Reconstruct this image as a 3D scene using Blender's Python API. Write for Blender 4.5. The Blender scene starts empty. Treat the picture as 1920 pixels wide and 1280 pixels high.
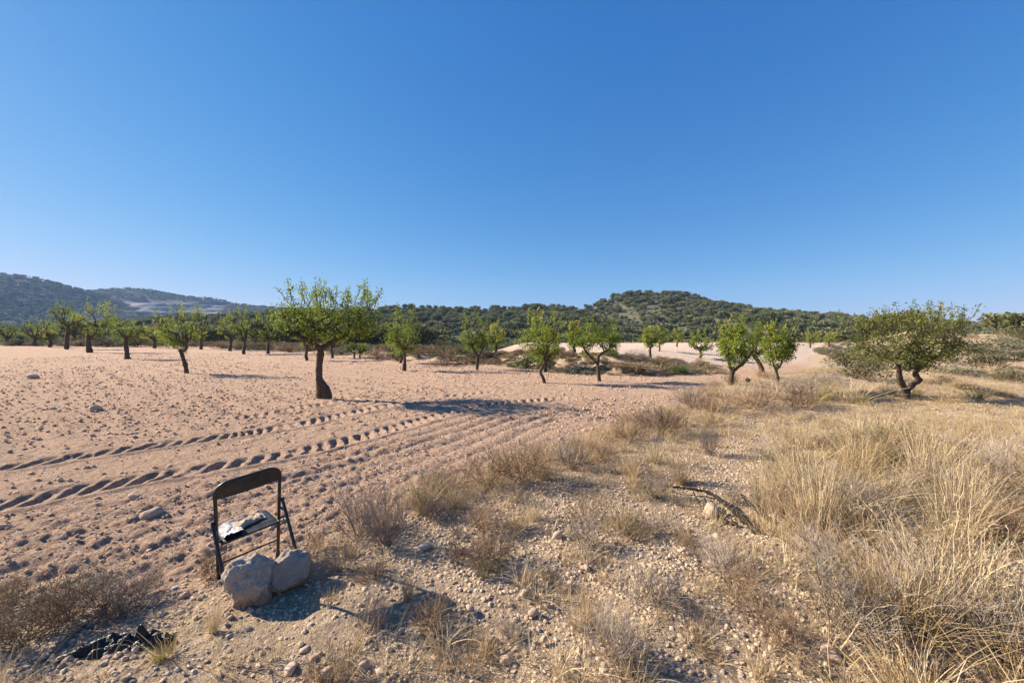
import bpy, math, random
import numpy as np
from mathutils import Vector, Matrix
R = math.radians
sc = bpy.context.scene
col = sc.collection

# ---------------------------------------------------------------- camera, sky, sun, exposure
F, HZ, EYE = 760.0, 625.0, 1.75          # focal length in photo pixels, horizon row, eye height
cam_d = bpy.data.cameras.new('camera'); cam = bpy.data.objects.new('camera', cam_d); col.objects.link(cam)
cam.location = (0, 0, EYE); cam.rotation_euler = (R(90), 0, 0)
cam_d.sensor_width = 36; cam_d.lens = 36 * F / 1920; cam_d.shift_y = -15 / 1920
cam_d.clip_start = 0.05; cam_d.clip_end = 6000
sc.camera = cam

SUN_EL, SUN_AZ = 28.0, -75.0             # degrees; azimuth from +Y towards +X
w = bpy.data.worlds.new('World'); sc.world = w; w.use_nodes = True
nt = w.node_tree; bg = nt.nodes['Background']
sky = nt.nodes.new('ShaderNodeTexSky'); sky.sky_type = 'NISHITA'; sky.sun_disc = False
sky.sun_elevation = R(SUN_EL); sky.sun_rotation = R(SUN_AZ)
sky.altitude = 600; sky.air_density = 1.0; sky.dust_density = 0.25; sky.ozone_density = 1.5
EXPOSURE, SKY = 1.36, 0.12
sep = nt.nodes.new('ShaderNodeSeparateColor'); com = nt.nodes.new('ShaderNodeCombineColor'); nt.links.new(sky.outputs[0], sep.inputs[0])
for ch, (gam, gain) in enumerate(((1.46, .95), (.79, .80), (.44, .98))):      # the phone camera's tone response, channel by channel
    v = sep.outputs[ch]
    for op, k in (('MULTIPLY', .1), ('POWER', gam), ('MULTIPLY', gain / 2 ** EXPOSURE / SKY)):
        nd = nt.nodes.new('ShaderNodeMath'); nd.operation = op; nt.links.new(v, nd.inputs[0]); nd.inputs[1].default_value = k; v = nd.outputs[0]
    nt.links.new(v, com.inputs[ch])
nt.links.new(com.outputs[0], bg.inputs[0]); bg.inputs[1].default_value = SKY

sl = bpy.data.lights.new('sun', 'SUN'); sun = bpy.data.objects.new('sun', sl); col.objects.link(sun)
sl.energy = 5.0; sl.angle = R(0.53); sl.color = (1.0, 0.88, 0.70)
sd = Vector((math.sin(R(SUN_AZ)) * math.cos(R(SUN_EL)), math.cos(R(SUN_AZ)) * math.cos(R(SUN_EL)), math.sin(R(SUN_EL))))
sun.rotation_euler = sd.to_track_quat('Z', 'Y').to_euler()
vs = sc.view_settings
sc.display_settings.display_device = 'sRGB'
vs.view_transform = 'Standard'; vs.look = 'None'; vs.exposure = EXPOSURE; vs.gamma = 1.0; vs.use_curve_mapping = False
sc.cycles.max_bounces = 6; sc.cycles.diffuse_bounces = 3; sc.cycles.transparent_max_bounces = 4
sc.cycles.volume_bounces = 0

# ---------------------------------------------------------------- numpy noise
def _h(ix, iy, s):
    ix = ix.astype(np.int64).astype(np.uint64); iy = iy.astype(np.int64).astype(np.uint64)
    v = ix * np.uint64(374761393) + iy * np.uint64(668265263) + np.uint64(s * 1442695 + 12345)
    v = (v ^ (v >> np.uint64(13))) * np.uint64(1274126177)
    v = v ^ (v >> np.uint64(16)); v = v * np.uint64(2246822519); v = v ^ (v >> np.uint64(15))
    return (v & np.uint64(0xFFFFFF)).astype(np.float64) / 0xFFFFFF
def vnoise(x, y, s=0):
    x0 = np.floor(x); y0 = np.floor(y); fx = x - x0; fy = y - y0
    fx = fx * fx * (3 - 2 * fx); fy = fy * fy * (3 - 2 * fy)
    a = _h(x0, y0, s); b = _h(x0 + 1, y0, s); c = _h(x0, y0 + 1, s); d = _h(x0 + 1, y0 + 1, s)
    return (a + (b - a) * fx + (c - a) * fy + (a - b - c + d) * fx * fy) * 2 - 1
def fbm(x, y, s=0, o=4):
    r = 0; a = 1
    for i in range(o):
        r = r + a * vnoise(x * 2 ** i + 17.3 * i, y * 2 ** i - 9.1 * i, s + i); a *= .5
    return r
def clods(x, y, s=0):                     # rounded lumps, one per cell, unequal sizes: 0..1
    x0 = np.floor(x); y0 = np.floor(y); best = np.zeros_like(x)
    for i in (-1, 0, 1):
        for j in (-1, 0, 1):
            cx = x0 + i; cy = y0 + j
            px = cx + _h(cx, cy, s); py = cy + _h(cx, cy, s + 7); rr = .25 + .6 * _h(cx, cy, s + 13) ** 2
            d = ((x - px) ** 2 + (y - py) ** 2) / (rr * rr)
            best = np.maximum(best, np.sqrt(np.clip(1 - d, 0, 1)) * rr)
    return best
def sm(a, b, x):
    t = np.clip((x - a) / (b - a), 0, 1); return t * t * (3 - 2 * t)

# ---------------------------------------------------------------- terrain
def resample(pts, step):
    p = np.array(pts, float); out = []
    q = np.vstack([2 * p[0] - p[1], p, 2 * p[-1] - p[-2]])
    for i in range(1, len(q) - 2):
        n = max(2, int(np.linalg.norm(q[i + 1] - q[i]) / step)); t = np.linspace(0, 1, n, endpoint=False)[:, None]
        a, b, c, d = q[i - 1], q[i], q[i + 1], q[i + 2]
        out.append(.5 * (2 * b + (c - a) * t + (2 * a - 5 * b + 4 * c - d) * t ** 2 + (3 * b - a - 3 * c + d) * t ** 3))
    out.append(p[-1:]); return np.vstack(out)
def linedist(x, y, poly):                 # signed distance (left of travel positive) and arc length
    seg = np.diff(poly, axis=0); sl_ = np.linalg.norm(seg, axis=1); arc = np.concatenate([[0], np.cumsum(sl_)])
    tan = np.vstack([seg, seg[-1:]]) / np.concatenate([sl_, sl_[-1:]])[:, None]
    x = np.atleast_1d(np.asarray(x, float)); y = np.atleast_1d(np.asarray(y, float))
    S = np.empty(x.shape); T = np.empty(x.shape); fx = x.ravel(); fy = y.ravel(); Sf = S.ravel(); Tf = T.ravel()
    for i in range(0, len(fx), 40000):
        dx = fx[i:i + 40000, None] - poly[None, :, 0]; dy = fy[i:i + 40000, None] - poly[None, :, 1]
        k = np.argmin(dx * dx + dy * dy, axis=1); r = np.arange(len(k)); tx = tan[k, 0]; ty = tan[k, 1]
        ex = dx[r, k]; ey = dy[r, k]; al = ex * tx + ey * ty; pe = tx * ey - ty * ex
        interior = (k > 0) & (k < len(poly) - 1)
        dd = np.where(interior, np.abs(pe), np.hypot(ex, ey))
        Sf[i:i + 40000] = np.sign(pe) * dd; Tf[i:i + 40000] = arc[k] + np.clip(al, -1, 1)
    return Sf.reshape(x.shape), Tf.reshape(x.shape)

VERGE = resample([(-40, -12), (-12, -1), (-6, 1.5), (-3.6, 2.6), (-2.4, 2.95), (-1.67, 3.9), (-.41, 5.2), (2.33, 8.06), (5.4, 11.4), (9, 14.2), (12.2, 17.2), (19, 26), (33, 44), (60, 76), (110, 140)], .5)
EDGE = resample([(-140, 58), (-67, 54), (-39, 51), (-31, 44), (-14.9, 33), (-9.7, 28.3), (-3.1, 23.3), (0, 20.5), (3.1, 17.2), (6.3, 16.5), (8.4, 18.2), (11, 20.5), (16, 22), (24, 27), (60, 60)], .6)
TRACK = resample([(-9.5, -.6), (-6.6, 2.4), (-5.04, 4.2), (-4.51, 4.72), (-3.91, 5.22), (-3.16, 5.94), (-2.3, 7.2), (-1.3, 8.8), (-.55, 9.75), (.9, 10.6), (3.2, 11.6), (6.5, 13.3), (9, 15.2), (13, 19.5)], .12)

def macro(x, y):                          # the lie of the land, without lumps
    x = np.atleast_1d(np.asarray(x, float)); y = np.atleast_1d(np.asarray(y, float))
    sv, tv = linedist(x, y, VERGE); sv = -sv          # > 0 on the verge side (right / camera)
    se, te = linedist(x, y, EDGE)                     # > 0 beyond the field
    z = np.zeros_like(x)
    z += .09 * sm(0, .9, sv) + .06 * sm(.3, 2.5, sv) * fbm(x * .8, y * .8, 3, 3)
    z += .30 * np.exp(-((sv - .9) / .9) ** 2) * sm(8.5, 11.5, y) * (1 - sm(14.5, 19, y))
    z += 1.15 * sm(1.5, 10, sv) * sm(13, 27, y) + .35 * sm(0, 6, sv) * sm(10, 30, y) * fbm(x * .22, y * .22, 31, 3)
    up = sm(-4, 2, x)                                 # the upper terrace only lies right of centre
    ramp = 2.6 + 5.4 * sm(4.5, 9, x)
    fld = (1 - sm(-.5, .5, sv))
    z += .70 * up * sm(0, 1, se / ramp) * np.maximum(fld, sm(14, 19, y))
    z += fld * (1 - up) * (.28 * np.exp(-((se - 3) / 2.6) ** 2) * sm(-22, -6, x))
    z += fld * (1 - up) * (-.8 * sm(5, 26, se))
    bank = fld * sm(.1, .8, se) * (1 - sm(2.6, 3.4, se)) * (1 - sm(9.5, 12, x)) * sm(-30, -12, x)
    z += bank * .17 * fbm(x * 1.1, y * 1.1, 41, 4) * (1 - sm(5, 7.5, x)) * (1 - sm(1.6, 2.6, se))
    dist = np.hypot(x, y)
    yd = 47 + 14 * (1 - sm(-30, 0, x))
    z += -7 * sm(0, 62, y - yd) * (1 - sm(-3, 12, sv))
    z += .05 * fbm(x * .12, y * .12, 5, 2) * sm(6, 15, dist)
    wild = np.maximum(sm(0, .9, sv), sm(-.2, .6, se) * np.where(up > .5, 1 - sm(2.6, 3.6, se), 1.0))
    wild = np.where((x > 9.5) & (sv < 0) & (y < 48), np.minimum(wild, sm(0, .9, sv)), wild)
    wild = np.maximum(wild, sm(41, 44, y) * sm(0, 4, x) + sm(60, 66, y))
    return z, np.clip(wild, 0, 1), sv, se

def detail(x, y, sp, wild, sv):           # lumps, ruts and tyre prints; sp = local mesh spacing
    def vis(f): return sm(.7, 1.7, f / sp)
    st, tt = linedist(x, y, TRACK)                    # > 0 away from the verge
    near = (np.hypot(x, y) < 30)
    fld = 1 - wild
    z = np.zeros_like(x)
    pr = np.zeros_like(x)                             # 1 where a tyre pressed the soil smooth
    for off, ph, dep, a0, a1 in ((0.0, .3, .060, -9, 13.6), (1.78, 0, .050, -9, 12.6), (3.3, .1, .035, 9, 15.5)):
        v = st - off + .05 * vnoise(tt * .5, tt * 0, 61)
        ww = .21
        inside = sm(ww + .05, ww - .03, np.abs(v)) * sm(a0, a0 + 1, tt) * (1 - sm(a1 + 1.2, a1 + 3.0, tt))
        ph_ = (tt + ph - .34 * v + 1.6 * np.minimum(v, 0) ** 2 + .03 * vnoise(tt * 3, v * 6, 62) + .06 * vnoise(tt * .8, v * 0 + off, 69)) / .215
        saw = ph_ - np.floor(ph_)
        pit = sm(.05, .22, saw) * (1 - sm(.56, .80, saw)) * sm(ww, ww - .05, np.abs(v)) * (.45 + .55 * sm(-.9, .1, fbm(x * 2.6, y * 2.6, 67, 2)))
        k = .62 + .7 * vnoise(tt * 1.1, tt * 0 + off, 63) ** 2 + .35 * vnoise(tt * .33, off + tt * 0, 64) + .25 * vnoise(tt * 4.3, off + tt * 0, 68)
        z += inside * (.018 - dep * 1.25 * pit * k + .010 * fbm(x * 9, y * 9, 66, 2)) * fld
        z += .028 * np.exp(-((np.abs(v) - ww - .07) / .05) ** 2) * (1 + .6 * vnoise(tt * 5, v * 5, 65)) * fld * sm(a0, a0 + 1, tt) * (1 - sm(a1, a1 + 2, tt))
        pr = np.maximum(pr, np.maximum(inside, .8 * sm(ww + .25, ww + .08, np.abs(v)) * sm(a0, a0 + 1, tt) * (1 - sm(a1 + 1, a1 + 3, tt))))
    # cultivator ruts between the tracks and the verge
    band = sm(-3.1, -2.6, st) * (1 - sm(-.55, -.25, st)) * fld
    wv = st + .045 * fbm(x * .9, y * .9, 71, 2)
    z += band * .024 * (np.abs(np.sin(wv * math.pi / .36)) * 1.3 - .7) * (1 + .6 * fbm(tt * .45, st * 2, 72, 2))
    # faint furrows of the old ploughing running off to the far left
    fu = (x * .655 + y * .756) + .10 * fbm(x * .5, y * .5, 73, 2)
    z += .020 * np.sin(fu * 2 * math.pi / .75) * sm(2.1, 2.8, st) * fld * vis(.75 / 2) * (.6 + .6 * vnoise(x * .3, y * .3, 74))
    rough = fld * (1 - .85 * pr)
    # soil clods
    for cs, am, s in ((.34, .022, 81), (.17, .036, 82), (.085, .026, 83), (.045, .019, 84)):
        c = clods(x / cs + .3 * vnoise(x * 4, y * 4, s), y / cs, s)
        dens = np.clip(.70 + .55 * fbm(x * .55, y * .55, s + 3, 2) + (.35 if cs < .1 else -.25) * band, .2, 1.3)
        z += am * (1 if cs < .1 else .25 + .75 * sm(4.5, 10, np.hypot(x, y))) * c * dens * vis(cs / 2) * (rough * (1.0 if cs < .2 else .55) + wild * (.55 if cs < .2 else .3))
    z += .012 * fbm(x * 3, y * 3, 91, 3) * vis(.16) * rough
    z += .020 * fbm(x * 2.1, y * 2.1, 92, 3) * vis(.2) * wild
    return np.where(near, z, z * .6)

def gz(x, y):
    return float(macro(x, y)[0][0])
def hit(px, py, dmax=400):                # the ground point that the eye sees at a spot of the photograph
    X = (px - 960) / F; S = (HZ - py) / F
    d = np.geomspace(1.2, dmax, 900)
    z = macro(X * d, d)[0]; ray = EYE + S * d
    k = np.argmax(ray <= z)
    if ray[k] > z[k]: k = len(d) - 1
    if k == 0: dd = d[0]
    else:
        a = ray[k - 1] - z[k - 1]; b = ray[k] - z[k]; t = a / (a - b + 1e-9); dd = d[k - 1] + (d[k] - d[k - 1]) * np.clip(t, 0, 1)
    return np.array([X * dd, dd, gz(X * dd, dd)])

# ---------------------------------------------------------------- mesh helpers
def mesh_np(name, V, faces_list, mat=None, attrs=None, smooth=False):
    V = np.asarray(V, np.float32).reshape(-1, 3); me = bpy.data.meshes.new(name)
    fl = [np.asarray(f, np.int32) for f in faces_list if len(f)]
    me.vertices.add(len(V)); me.vertices.foreach_set('co', V.ravel())
    nl = sum(f.size for f in fl); nf = sum(len(f) for f in fl)
    me.loops.add(nl); me.polygons.add(nf)
    me.loops.foreach_set('vertex_index', np.concatenate([f.ravel() for f in fl]).astype(np.int32))
    tot = np.concatenate([np.full(len(f), f.shape[1], np.int32) for f in fl]); st = np.concatenate([[0], np.cumsum(tot)[:-1]]).astype(np.int32)
    me.polygons.foreach_set('loop_start', st)
    me.polygons.foreach_set('use_smooth', np.full(nf, smooth, bool))
    for k, v in (attrs or {}).items():
        a = me.attributes.new(k, 'FLOAT', 'POINT'); a.data.foreach_set('value', np.asarray(v, np.float32).ravel())
    me.update(calc_edges=True); me.validate()
    if mat: me.materials.append(mat)
    return me
class MB:                                 # collects vertices, faces and a per-vertex tint
    def __init__(s): s.V = []; s.Q = []; s.T = []; s.t = []; s.n = 0
    def add(s, V, quads=None, tris=None, tint=0.5):
        V = np.asarray(V, float).reshape(-1, 3)
        if quads is not None and len(quads): s.Q.append(np.asarray(quads) + s.n)
        if tris is not None and len(tris): s.T.append(np.asarray(tris) + s.n)
        s.V.append(V); s.t.append(np.broadcast_to(np.asarray(tint, float), (len(V),)) if np.ndim(tint) < 2 else np.asarray(tint).ravel()); s.n += len(V)
    def mesh(s, name, mat, smooth=False):
        V = np.vstack(s.V); f = []
        if s.Q: f.append(np.vstack(s.Q))
        if s.T: f.append(np.vstack(s.T))
        return mesh_np(name, V, f, mat, {'tint': np.concatenate(s.t)}, smooth)
def unit(a): return a / np.maximum(np.linalg.norm(a, axis=-1, keepdims=True), 1e-9)
def strands(mb, P, Rr, sides=3, tint=.5, rng=None):
    """P (n,k,3) polylines, Rr (n,k) radii: tapered tubes (sides>=3) or flat ribbons (2)."""
    P = np.asarray(P, float); Rr = np.asarray(Rr, float); n, k, _ = P.shape
    t = unit(np.gradient(P, axis=1)); rng = rng or np.random.default_rng(0)
    ref = unit(rng.normal(size=(n, 1, 3)) * (1 if sides == 2 else .2) + np.array([.31, .87, .12] if sides > 2 else [0, 0, 0]))
    u = unit(np.cross(t, np.broadcast_to(ref, t.shape))); v = np.cross(t, u)
    if sides == 2:
        ring = np.stack([P + u * Rr[..., None], P - u * Rr[..., None]], 2)
    else:
        a = np.arange(sides) * 2 * math.pi / sides
        ring = P[:, :, None] + Rr[:, :, None, None] * (u[:, :, None] * np.cos(a)[:, None] + v[:, :, None] * np.sin(a)[:, None])
    V = ring.reshape(-1, 3); idx = np.arange(n * k * sides).reshape(n, k, sides)
    qs = []
    for s in range(1 if sides == 2 else sides):
        s2 = (s + 1) % sides
        qs.append(np.stack([idx[:, :-1, s], idx[:, :-1, s2], idx[:, 1:, s2], idx[:, 1:, s]], -1).reshape(-1, 4))
    tt = np.broadcast_to(np.asarray(tint, float).reshape(-1, 1, 1) if np.ndim(tint) else np.full((1, 1, 1), tint), (n, k, sides)).ravel()
    mb.add(V, quads=np.vstack(qs), tint=tt)
def leaves(mb, C, A, L, W, tint, rng):
    n = len(C); A = unit(A); B = unit(np.cross(A, unit(rng.normal(size=(n, 3))))); N = np.cross(A, B)
    L = np.broadcast_to(L, (n,))[:, None]; W = np.broadcast_to(W, (n,))[:, None]
    V = np.stack([C, C + A * L * .5 + B * W * .5 + N * W * .12, C + A * L, C + A * L * .5 - B * W * .5 + N * W * .12], 1)
    i = np.arange(n)[:, None] * 4
    mb.add(V.reshape(-1, 3), quads=np.hstack([i, i + 1, i + 2, i + 3]), tint=np.repeat(np.asarray(tint), 4))
def path(p0, p1, k, sag, rng, wob=.04):
    t = np.linspace(0, 1, k)[:, None]; p0 = np.asarray(p0, float); p1 = np.asarray(p1, float); L = np.linalg.norm(p1 - p0)
    p = p0 + (p1 - p0) * t; p = p + np.array([0, 0, 1]) * sag * L * (t * (1 - t)) * 4
    w_ = rng.normal(size=(k, 3)) * wob * L; w_[0] = 0; w_[-1] = 0
    return p + w_
def O(name, me, parent=None, loc=None, label=None, cat=None, group=None, kind=None):
    o = bpy.data.objects.new(name, me); col.objects.link(o)
    if parent: o.parent = parent
    if loc is not None: o.location = loc
    if label: o['label'] = label
    if cat: o['category'] = cat
    if group: o['group'] = group
    if kind: o['kind'] = kind
    return o
def scatter(name, pts, scl, rot, idx, protos, label, cat):
    """one 'stuff' object: prototype meshes instanced on points by geometry nodes"""
    me = bpy.data.meshes.new(name); pts = np.asarray(pts, np.float32); me.vertices.add(len(pts)); me.vertices.foreach_set('co', pts.ravel())
    for nm, ty, v in (('scl', 'FLOAT_VECTOR', scl), ('rot', 'FLOAT_VECTOR', rot)):
        a = me.attributes.new(nm, ty, 'POINT'); a.data.foreach_set('vector', np.asarray(v, np.float32).ravel())
    a = me.attributes.new('pick', 'INT', 'POINT'); a.data.foreach_set('value', np.asarray(idx, np.int32))
    o = O(name, me, label=label, cat=cat, kind='stuff')
    ng = bpy.data.node_groups.new(name + '_nodes', 'GeometryNodeTree')
    ng.interface.new_socket('Geometry', in_out='INPUT', socket_type='NodeSocketGeometry')
    ng.interface.new_socket('Geometry', in_out='OUTPUT', socket_type='NodeSocketGeometry')
    N = ng.nodes; gi = N.new('NodeGroupInput'); go = N.new('NodeGroupOutput')
    cc = bpy.data.collections.new(name + '_shapes')
    for i, m in enumerate(protos):
        cc.objects.link(bpy.data.objects.new(name + '_shape_%d' % i, m))
    ci = N.new('GeometryNodeCollectionInfo'); ci.inputs['Collection'].default_value = cc
    ci.inputs['Separate Children'].default_value = True; ci.inputs['Reset Children'].default_value = True
    ip = N.new('GeometryNodeInstanceOnPoints'); ip.inputs['Pick Instance'].default_value = True
    def na(nm, ty):
        x = N.new('GeometryNodeInputNamedAttribute'); x.data_type = ty; x.inputs[0].default_value = nm; return x.outputs[0]
    L = ng.links
    L.new(gi.outputs[0], ip.inputs['Points']); L.new(ci.outputs[0], ip.inputs['Instance'])
    L.new(na('pick', 'INT'), ip.inputs['Instance Index']); L.new(na('scl', 'FLOAT_VECTOR'), ip.inputs['Scale'])
    eu = N.new('FunctionNodeEulerToRotation'); L.new(na('rot', 'FLOAT_VECTOR'), eu.inputs[0]); L.new(eu.outputs[0], ip.inputs['Rotation'])
    L.new(ip.outputs[0], go.inputs[0])
    md = o.modifiers.new('scatter', 'NODES'); md.node_group = ng
    return o

# ---------------------------------------------------------------- materials
def mat(name):
    m = bpy.data.materials.new(name); m.use_nodes = True; n = m.node_tree; b = n.nodes['Principled BSDF']
    b.inputs['Roughness'].default_value = .9; b.inputs['Specular IOR Level'].default_value = .15
    return m, n, b
def ramp(n, src, stops, interp='LINEAR'):
    r = n.nodes.new('ShaderNodeValToRGB'); n.links.new(src, r.inputs[0]); e = r.color_ramp.elements; r.color_ramp.interpolation = interp
    for i, (p, c) in enumerate(stops):
        x = e[i] if i < 2 else e.new(p); x.position = p; x.color = (*c, 1)
    return r.outputs[0]
def noise(n, scale, detail=4, rough=.6, obj=True, dist=0):
    tc = n.nodes.new('ShaderNodeTexCoord'); t = n.nodes.new('ShaderNodeTexNoise')
    t.inputs['Scale'].default_value = scale; t.inputs['Detail'].default_value = detail; t.inputs['Roughness'].default_value = rough; t.inputs['Distortion'].default_value = dist
    n.links.new(tc.outputs['Object'], t.inputs['Vector']); return t.outputs[0]
def mix(n, fac, a, b, mode='MIX'):
    m = n.nodes.new('ShaderNodeMix'); m.data_type = 'RGBA'; m.blend_type = mode
    for i, v in ((0, fac), (6, a), (7, b)):
        if hasattr(v, 'links') or isinstance(v, bpy.types.NodeSocket): n.links.new(v, m.inputs[i])
        elif i == 0: m.inputs[0].default_value = v
        else: m.inputs[i].default_value = (*v, 1)
    return m.outputs[2]
def attr(n, nm):
    a = n.nodes.new('ShaderNodeAttribute'); a.attribute_name = nm; return a.outputs['Fac']
def bump(n, b, h, strength, dist):
    k = n.nodes.new('ShaderNodeBump'); k.inputs['Strength'].default_value = strength; k.inputs['Distance'].default_value = dist
    n.links.new(h, k.inputs['Height']); n.links.new(k.outputs[0], b.inputs['Normal']); return k
def tinted(name, stops, rough=.9, transl=0.0, objrand=.25):
    """colour from the per-leaf / per-blade tint, shifted a little from one object to the next"""
    m, n, b = mat(name); t = attr(n, 'tint'); oi = n.nodes.new('ShaderNodeObjectInfo')
    ma = n.nodes.new('ShaderNodeMath'); ma.operation = 'MULTIPLY_ADD'; n.links.new(oi.outputs['Random'], ma.inputs[0]); ma.inputs[1].default_value = objrand; ma.inputs[2].default_value = -objrand / 2
    ad = n.nodes.new('ShaderNodeMath'); ad.operation = 'ADD'; ad.use_clamp = True; n.links.new(t, ad.inputs[0]); n.links.new(ma.outputs[0], ad.inputs[1])
    c = ramp(n, ad.outputs[0], stops); n.links.new(c, b.inputs['Base Color']); b.inputs['Roughness'].default_value = rough
    if transl:
        tr = n.nodes.new('ShaderNodeBsdfTranslucent'); n.links.new(c, tr.inputs[0]); ms = n.nodes.new('ShaderNodeMixShader'); ms.inputs[0].default_value = transl
        n.links.new(b.outputs[0], ms.inputs[1]); n.links.new(tr.outputs[0], ms.inputs[2]); n.links.new(ms.outputs[0], n.nodes['Material Output'].inputs[0])
    return m
M = {}
# ploughed soil and stony verge
m, n, b = mat('soil'); wild = attr(n, 'wild')
cl = noise(n, .35, 3); c2 = noise(n, 3.0, 5, .65); c3 = noise(n, 28, 6, .7); c4 = noise(n, 90, 3, .7)
soil = mix(n, .55, ramp(n, cl, [(.3, (.49, .312, .214)), (.7, (.60, .408, .29))]), ramp(n, c2, [(.3, (.48, .302, .207)), (.7, (.63, .442, .322))]))
soil = mix(n, .5, soil, ramp(n, c3, [(.36, (.38, .223, .146)), (.52, (.56, .377, .265)), (.66, (.72, .553, .425))]))
vg = mix(n, .5, ramp(n, c2, [(.3, (.47, .33, .215)), (.7, (.63, .48, .335))]), ramp(n, c3, [(.35, (.36, .23, .14)), (.52, (.53, .395, .26)), (.66, (.70, .57, .42))]))
c = mix(n, wild, soil, vg)
vo = n.nodes.new('ShaderNodeTexVoronoi'); vo.inputs['Scale'].default_value = 34; tc = n.nodes.new('ShaderNodeTexCoord'); n.links.new(tc.outputs['Object'], vo.inputs['Vector'])
st_ = n.nodes.new('ShaderNodeSeparateColor'); n.links.new(vo.outputs['Color'], st_.inputs[0])
fac = ramp(n, st_.outputs[0], [(.80, (0, 0, 0)), (.84, (.55, .55, .55))])
c = mix(n, fac, c, (.66, .52, .41)); c = mix(n, attr(n, 'pale'), c, (.74, .585, .47))
n.links.new(c, b.inputs['Base Color']); b.inputs['Roughness'].default_value = 1; b.inputs['Specular IOR Level'].default_value = .05
c5 = noise(n, 9, 6, .75)
k0 = bump(n, b, c5, .9, .16); k1 = n.nodes.new('ShaderNodeBump'); k1.inputs['Strength'].default_value = .8; k1.inputs['Distance'].default_value = .035; n.links.new(c3, k1.inputs['Height']); n.links.new(k1.outputs[0], k0.inputs['Normal']); k2 = n.nodes.new('ShaderNodeBump'); k2.inputs['Strength'].default_value = .6; k2.inputs['Distance'].default_value = .012
n.links.new(c4, k2.inputs['Height']); n.links.new(k2.outputs[0], k1.inputs['Normal'])
M['soil'] = m
# rocks
def rockmat(name, lo, hi, sc_):
    m, n, b = mat(name); oi = n.nodes.new('ShaderNodeObjectInfo')
    a = ramp(n, noise(n, sc_, 6, .65), [(.3, lo), (.7, hi)]); a2 = mix(n, .4, a, ramp(n, noise(n, sc_ * 6, 4, .7), [(.35, tuple(.7 * v for v in lo)), (.65, tuple(min(.8, 1.15 * v) for v in hi))]))
    rr = ramp(n, oi.outputs['Random'], [(0, (.78, .76, .74)), (1, (1.1, 1.08, 1.06))]); n.links.new(mix(n, 1, a2, rr, 'MULTIPLY'), b.inputs['Base Color'])
    bump(n, b, noise(n, sc_ * 9, 6, .7), .5, .01); b.inputs['Roughness'].default_value = 1; return m
M['stone'] = rockmat('pale_stone', (.42, .29, .205), (.66, .51, .39), 6)
M['pebble'] = rockmat('pebble_stone', (.48, .335, .225), (.74, .59, .44), 10)
M['clod'] = rockmat('soil_clod', (.46, .285, .18), (.66, .46, .315), 9)
M['boulder'] = rockmat('boulder_stone', (.54, .43, .36), (.78, .67, .58), 4)
n = M['boulder'].node_tree; b = n.nodes['Principled BSDF']; c0 = b.inputs['Base Color'].links[0].from_socket
tc = n.nodes.new('ShaderNodeTexCoord'); sx_ = n.nodes.new('ShaderNodeSeparateXYZ'); n.links.new(tc.outputs['Object'], sx_.inputs[0])
ad = n.nodes.new('ShaderNodeMath'); ad.operation = 'MULTIPLY_ADD'; n.links.new(noise(n, 5, 4), ad.inputs[0]); ad.inputs[1].default_value = .5; n.links.new(sx_.outputs[2], ad.inputs[2])
n.links.new(mix(n, ramp(n, ad.outputs[0], [(-.0, (.7, .7, .7)), (.12, (0, 0, 0))]), c0, (.50, .31, .19)), b.inputs['Base Color'])   # soil caked round the foot
bump(n, b, noise(n, 14, 8, .75), .9, .05)
# plants
M['straw'] = tinted('dry_straw', [(0, (.22, .155, .10)), (.35, (.42, .315, .185)), (.7, (.60, .475, .295)), (1, (.74, .62, .43))], .85, .25)
M['straw_brown'] = tinted('brown_straw', [(0, (.18, .12, .07)), (.5, (.40, .28, .15)), (1, (.60, .45, .26))], .85, .25)
M['straw_green'] = tinted('green_straw', [(0, (.16, .15, .05)), (.5, (.33, .29, .08)), (1, (.50, .42, .15))], .8, .25)
M['twig_grey'] = tinted('grey_twigs', [(0, (.12, .09, .072)), (.5, (.28, .22, .18)), (1, (.45, .38, .32))])
M['twig_brown'] = tinted('brown_twigs', [(0, (.12, .075, .048)), (.5, (.30, .20, .125)), (1, (.48, .35, .23))])
M['olive'] = tinted('olive_leaves', [(0, (.055, .055, .025)), (.5, (.12, .115, .055)), (1, (.24, .205, .11))], .85, .1)
M['shrub_green'] = tinted('green_leaves', [(0, (.035, .06, .018)), (.5, (.075, .125, .03)), (1, (.15, .20, .05))], .7, .2)
M['shrub_grey'] = tinted('grey_green_leaves', [(0, (.085, .085, .055)), (.5, (.165, .16, .10)), (1, (.28, .25, .16))], .9, .1)
M['shrub_brown'] = tinted('brown_leaves', [(0, (.14, .095, .06)), (.5, (.30, .21, .13)), (1, (.46, .35, .23))], .9, .1)
M['almond'] = tinted('almond_leaves', [(0, (.075, .115, .018)), (.45, (.20, .265, .036)), (.8, (.34, .38, .055)), (1, (.46, .37, .07))], .5, .5, .3)
M['carob'] = tinted('dark_almond_leaves', [(0, (.07, .085, .022)), (.45, (.18, .20, .045)), (.8, (.29, .30, .07)), (1, (.38, .33, .10))], .45, .45, .1)
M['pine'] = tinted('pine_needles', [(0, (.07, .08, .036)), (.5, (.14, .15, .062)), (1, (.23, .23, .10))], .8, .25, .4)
m, n, b = mat('bark'); n.links.new(ramp(n, noise(n, 9, 6, .7), [(.3, (.045, .030, .021)), (.7, (.13, .092, .066))]), b.inputs['Base Color']); bump(n, b, noise(n, 22, 6, .75), .9, .02); M['bark'] = m
m, n, b = mat('charred_wood'); n.links.new(ramp(n, noise(n, 30, 5), [(.35, (.008, .007, .007)), (.7, (.04, .033, .028))]), b.inputs['Base Color']); bump(n, b, noise(n, 60, 5), .8, .01); M['char'] = m

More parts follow.
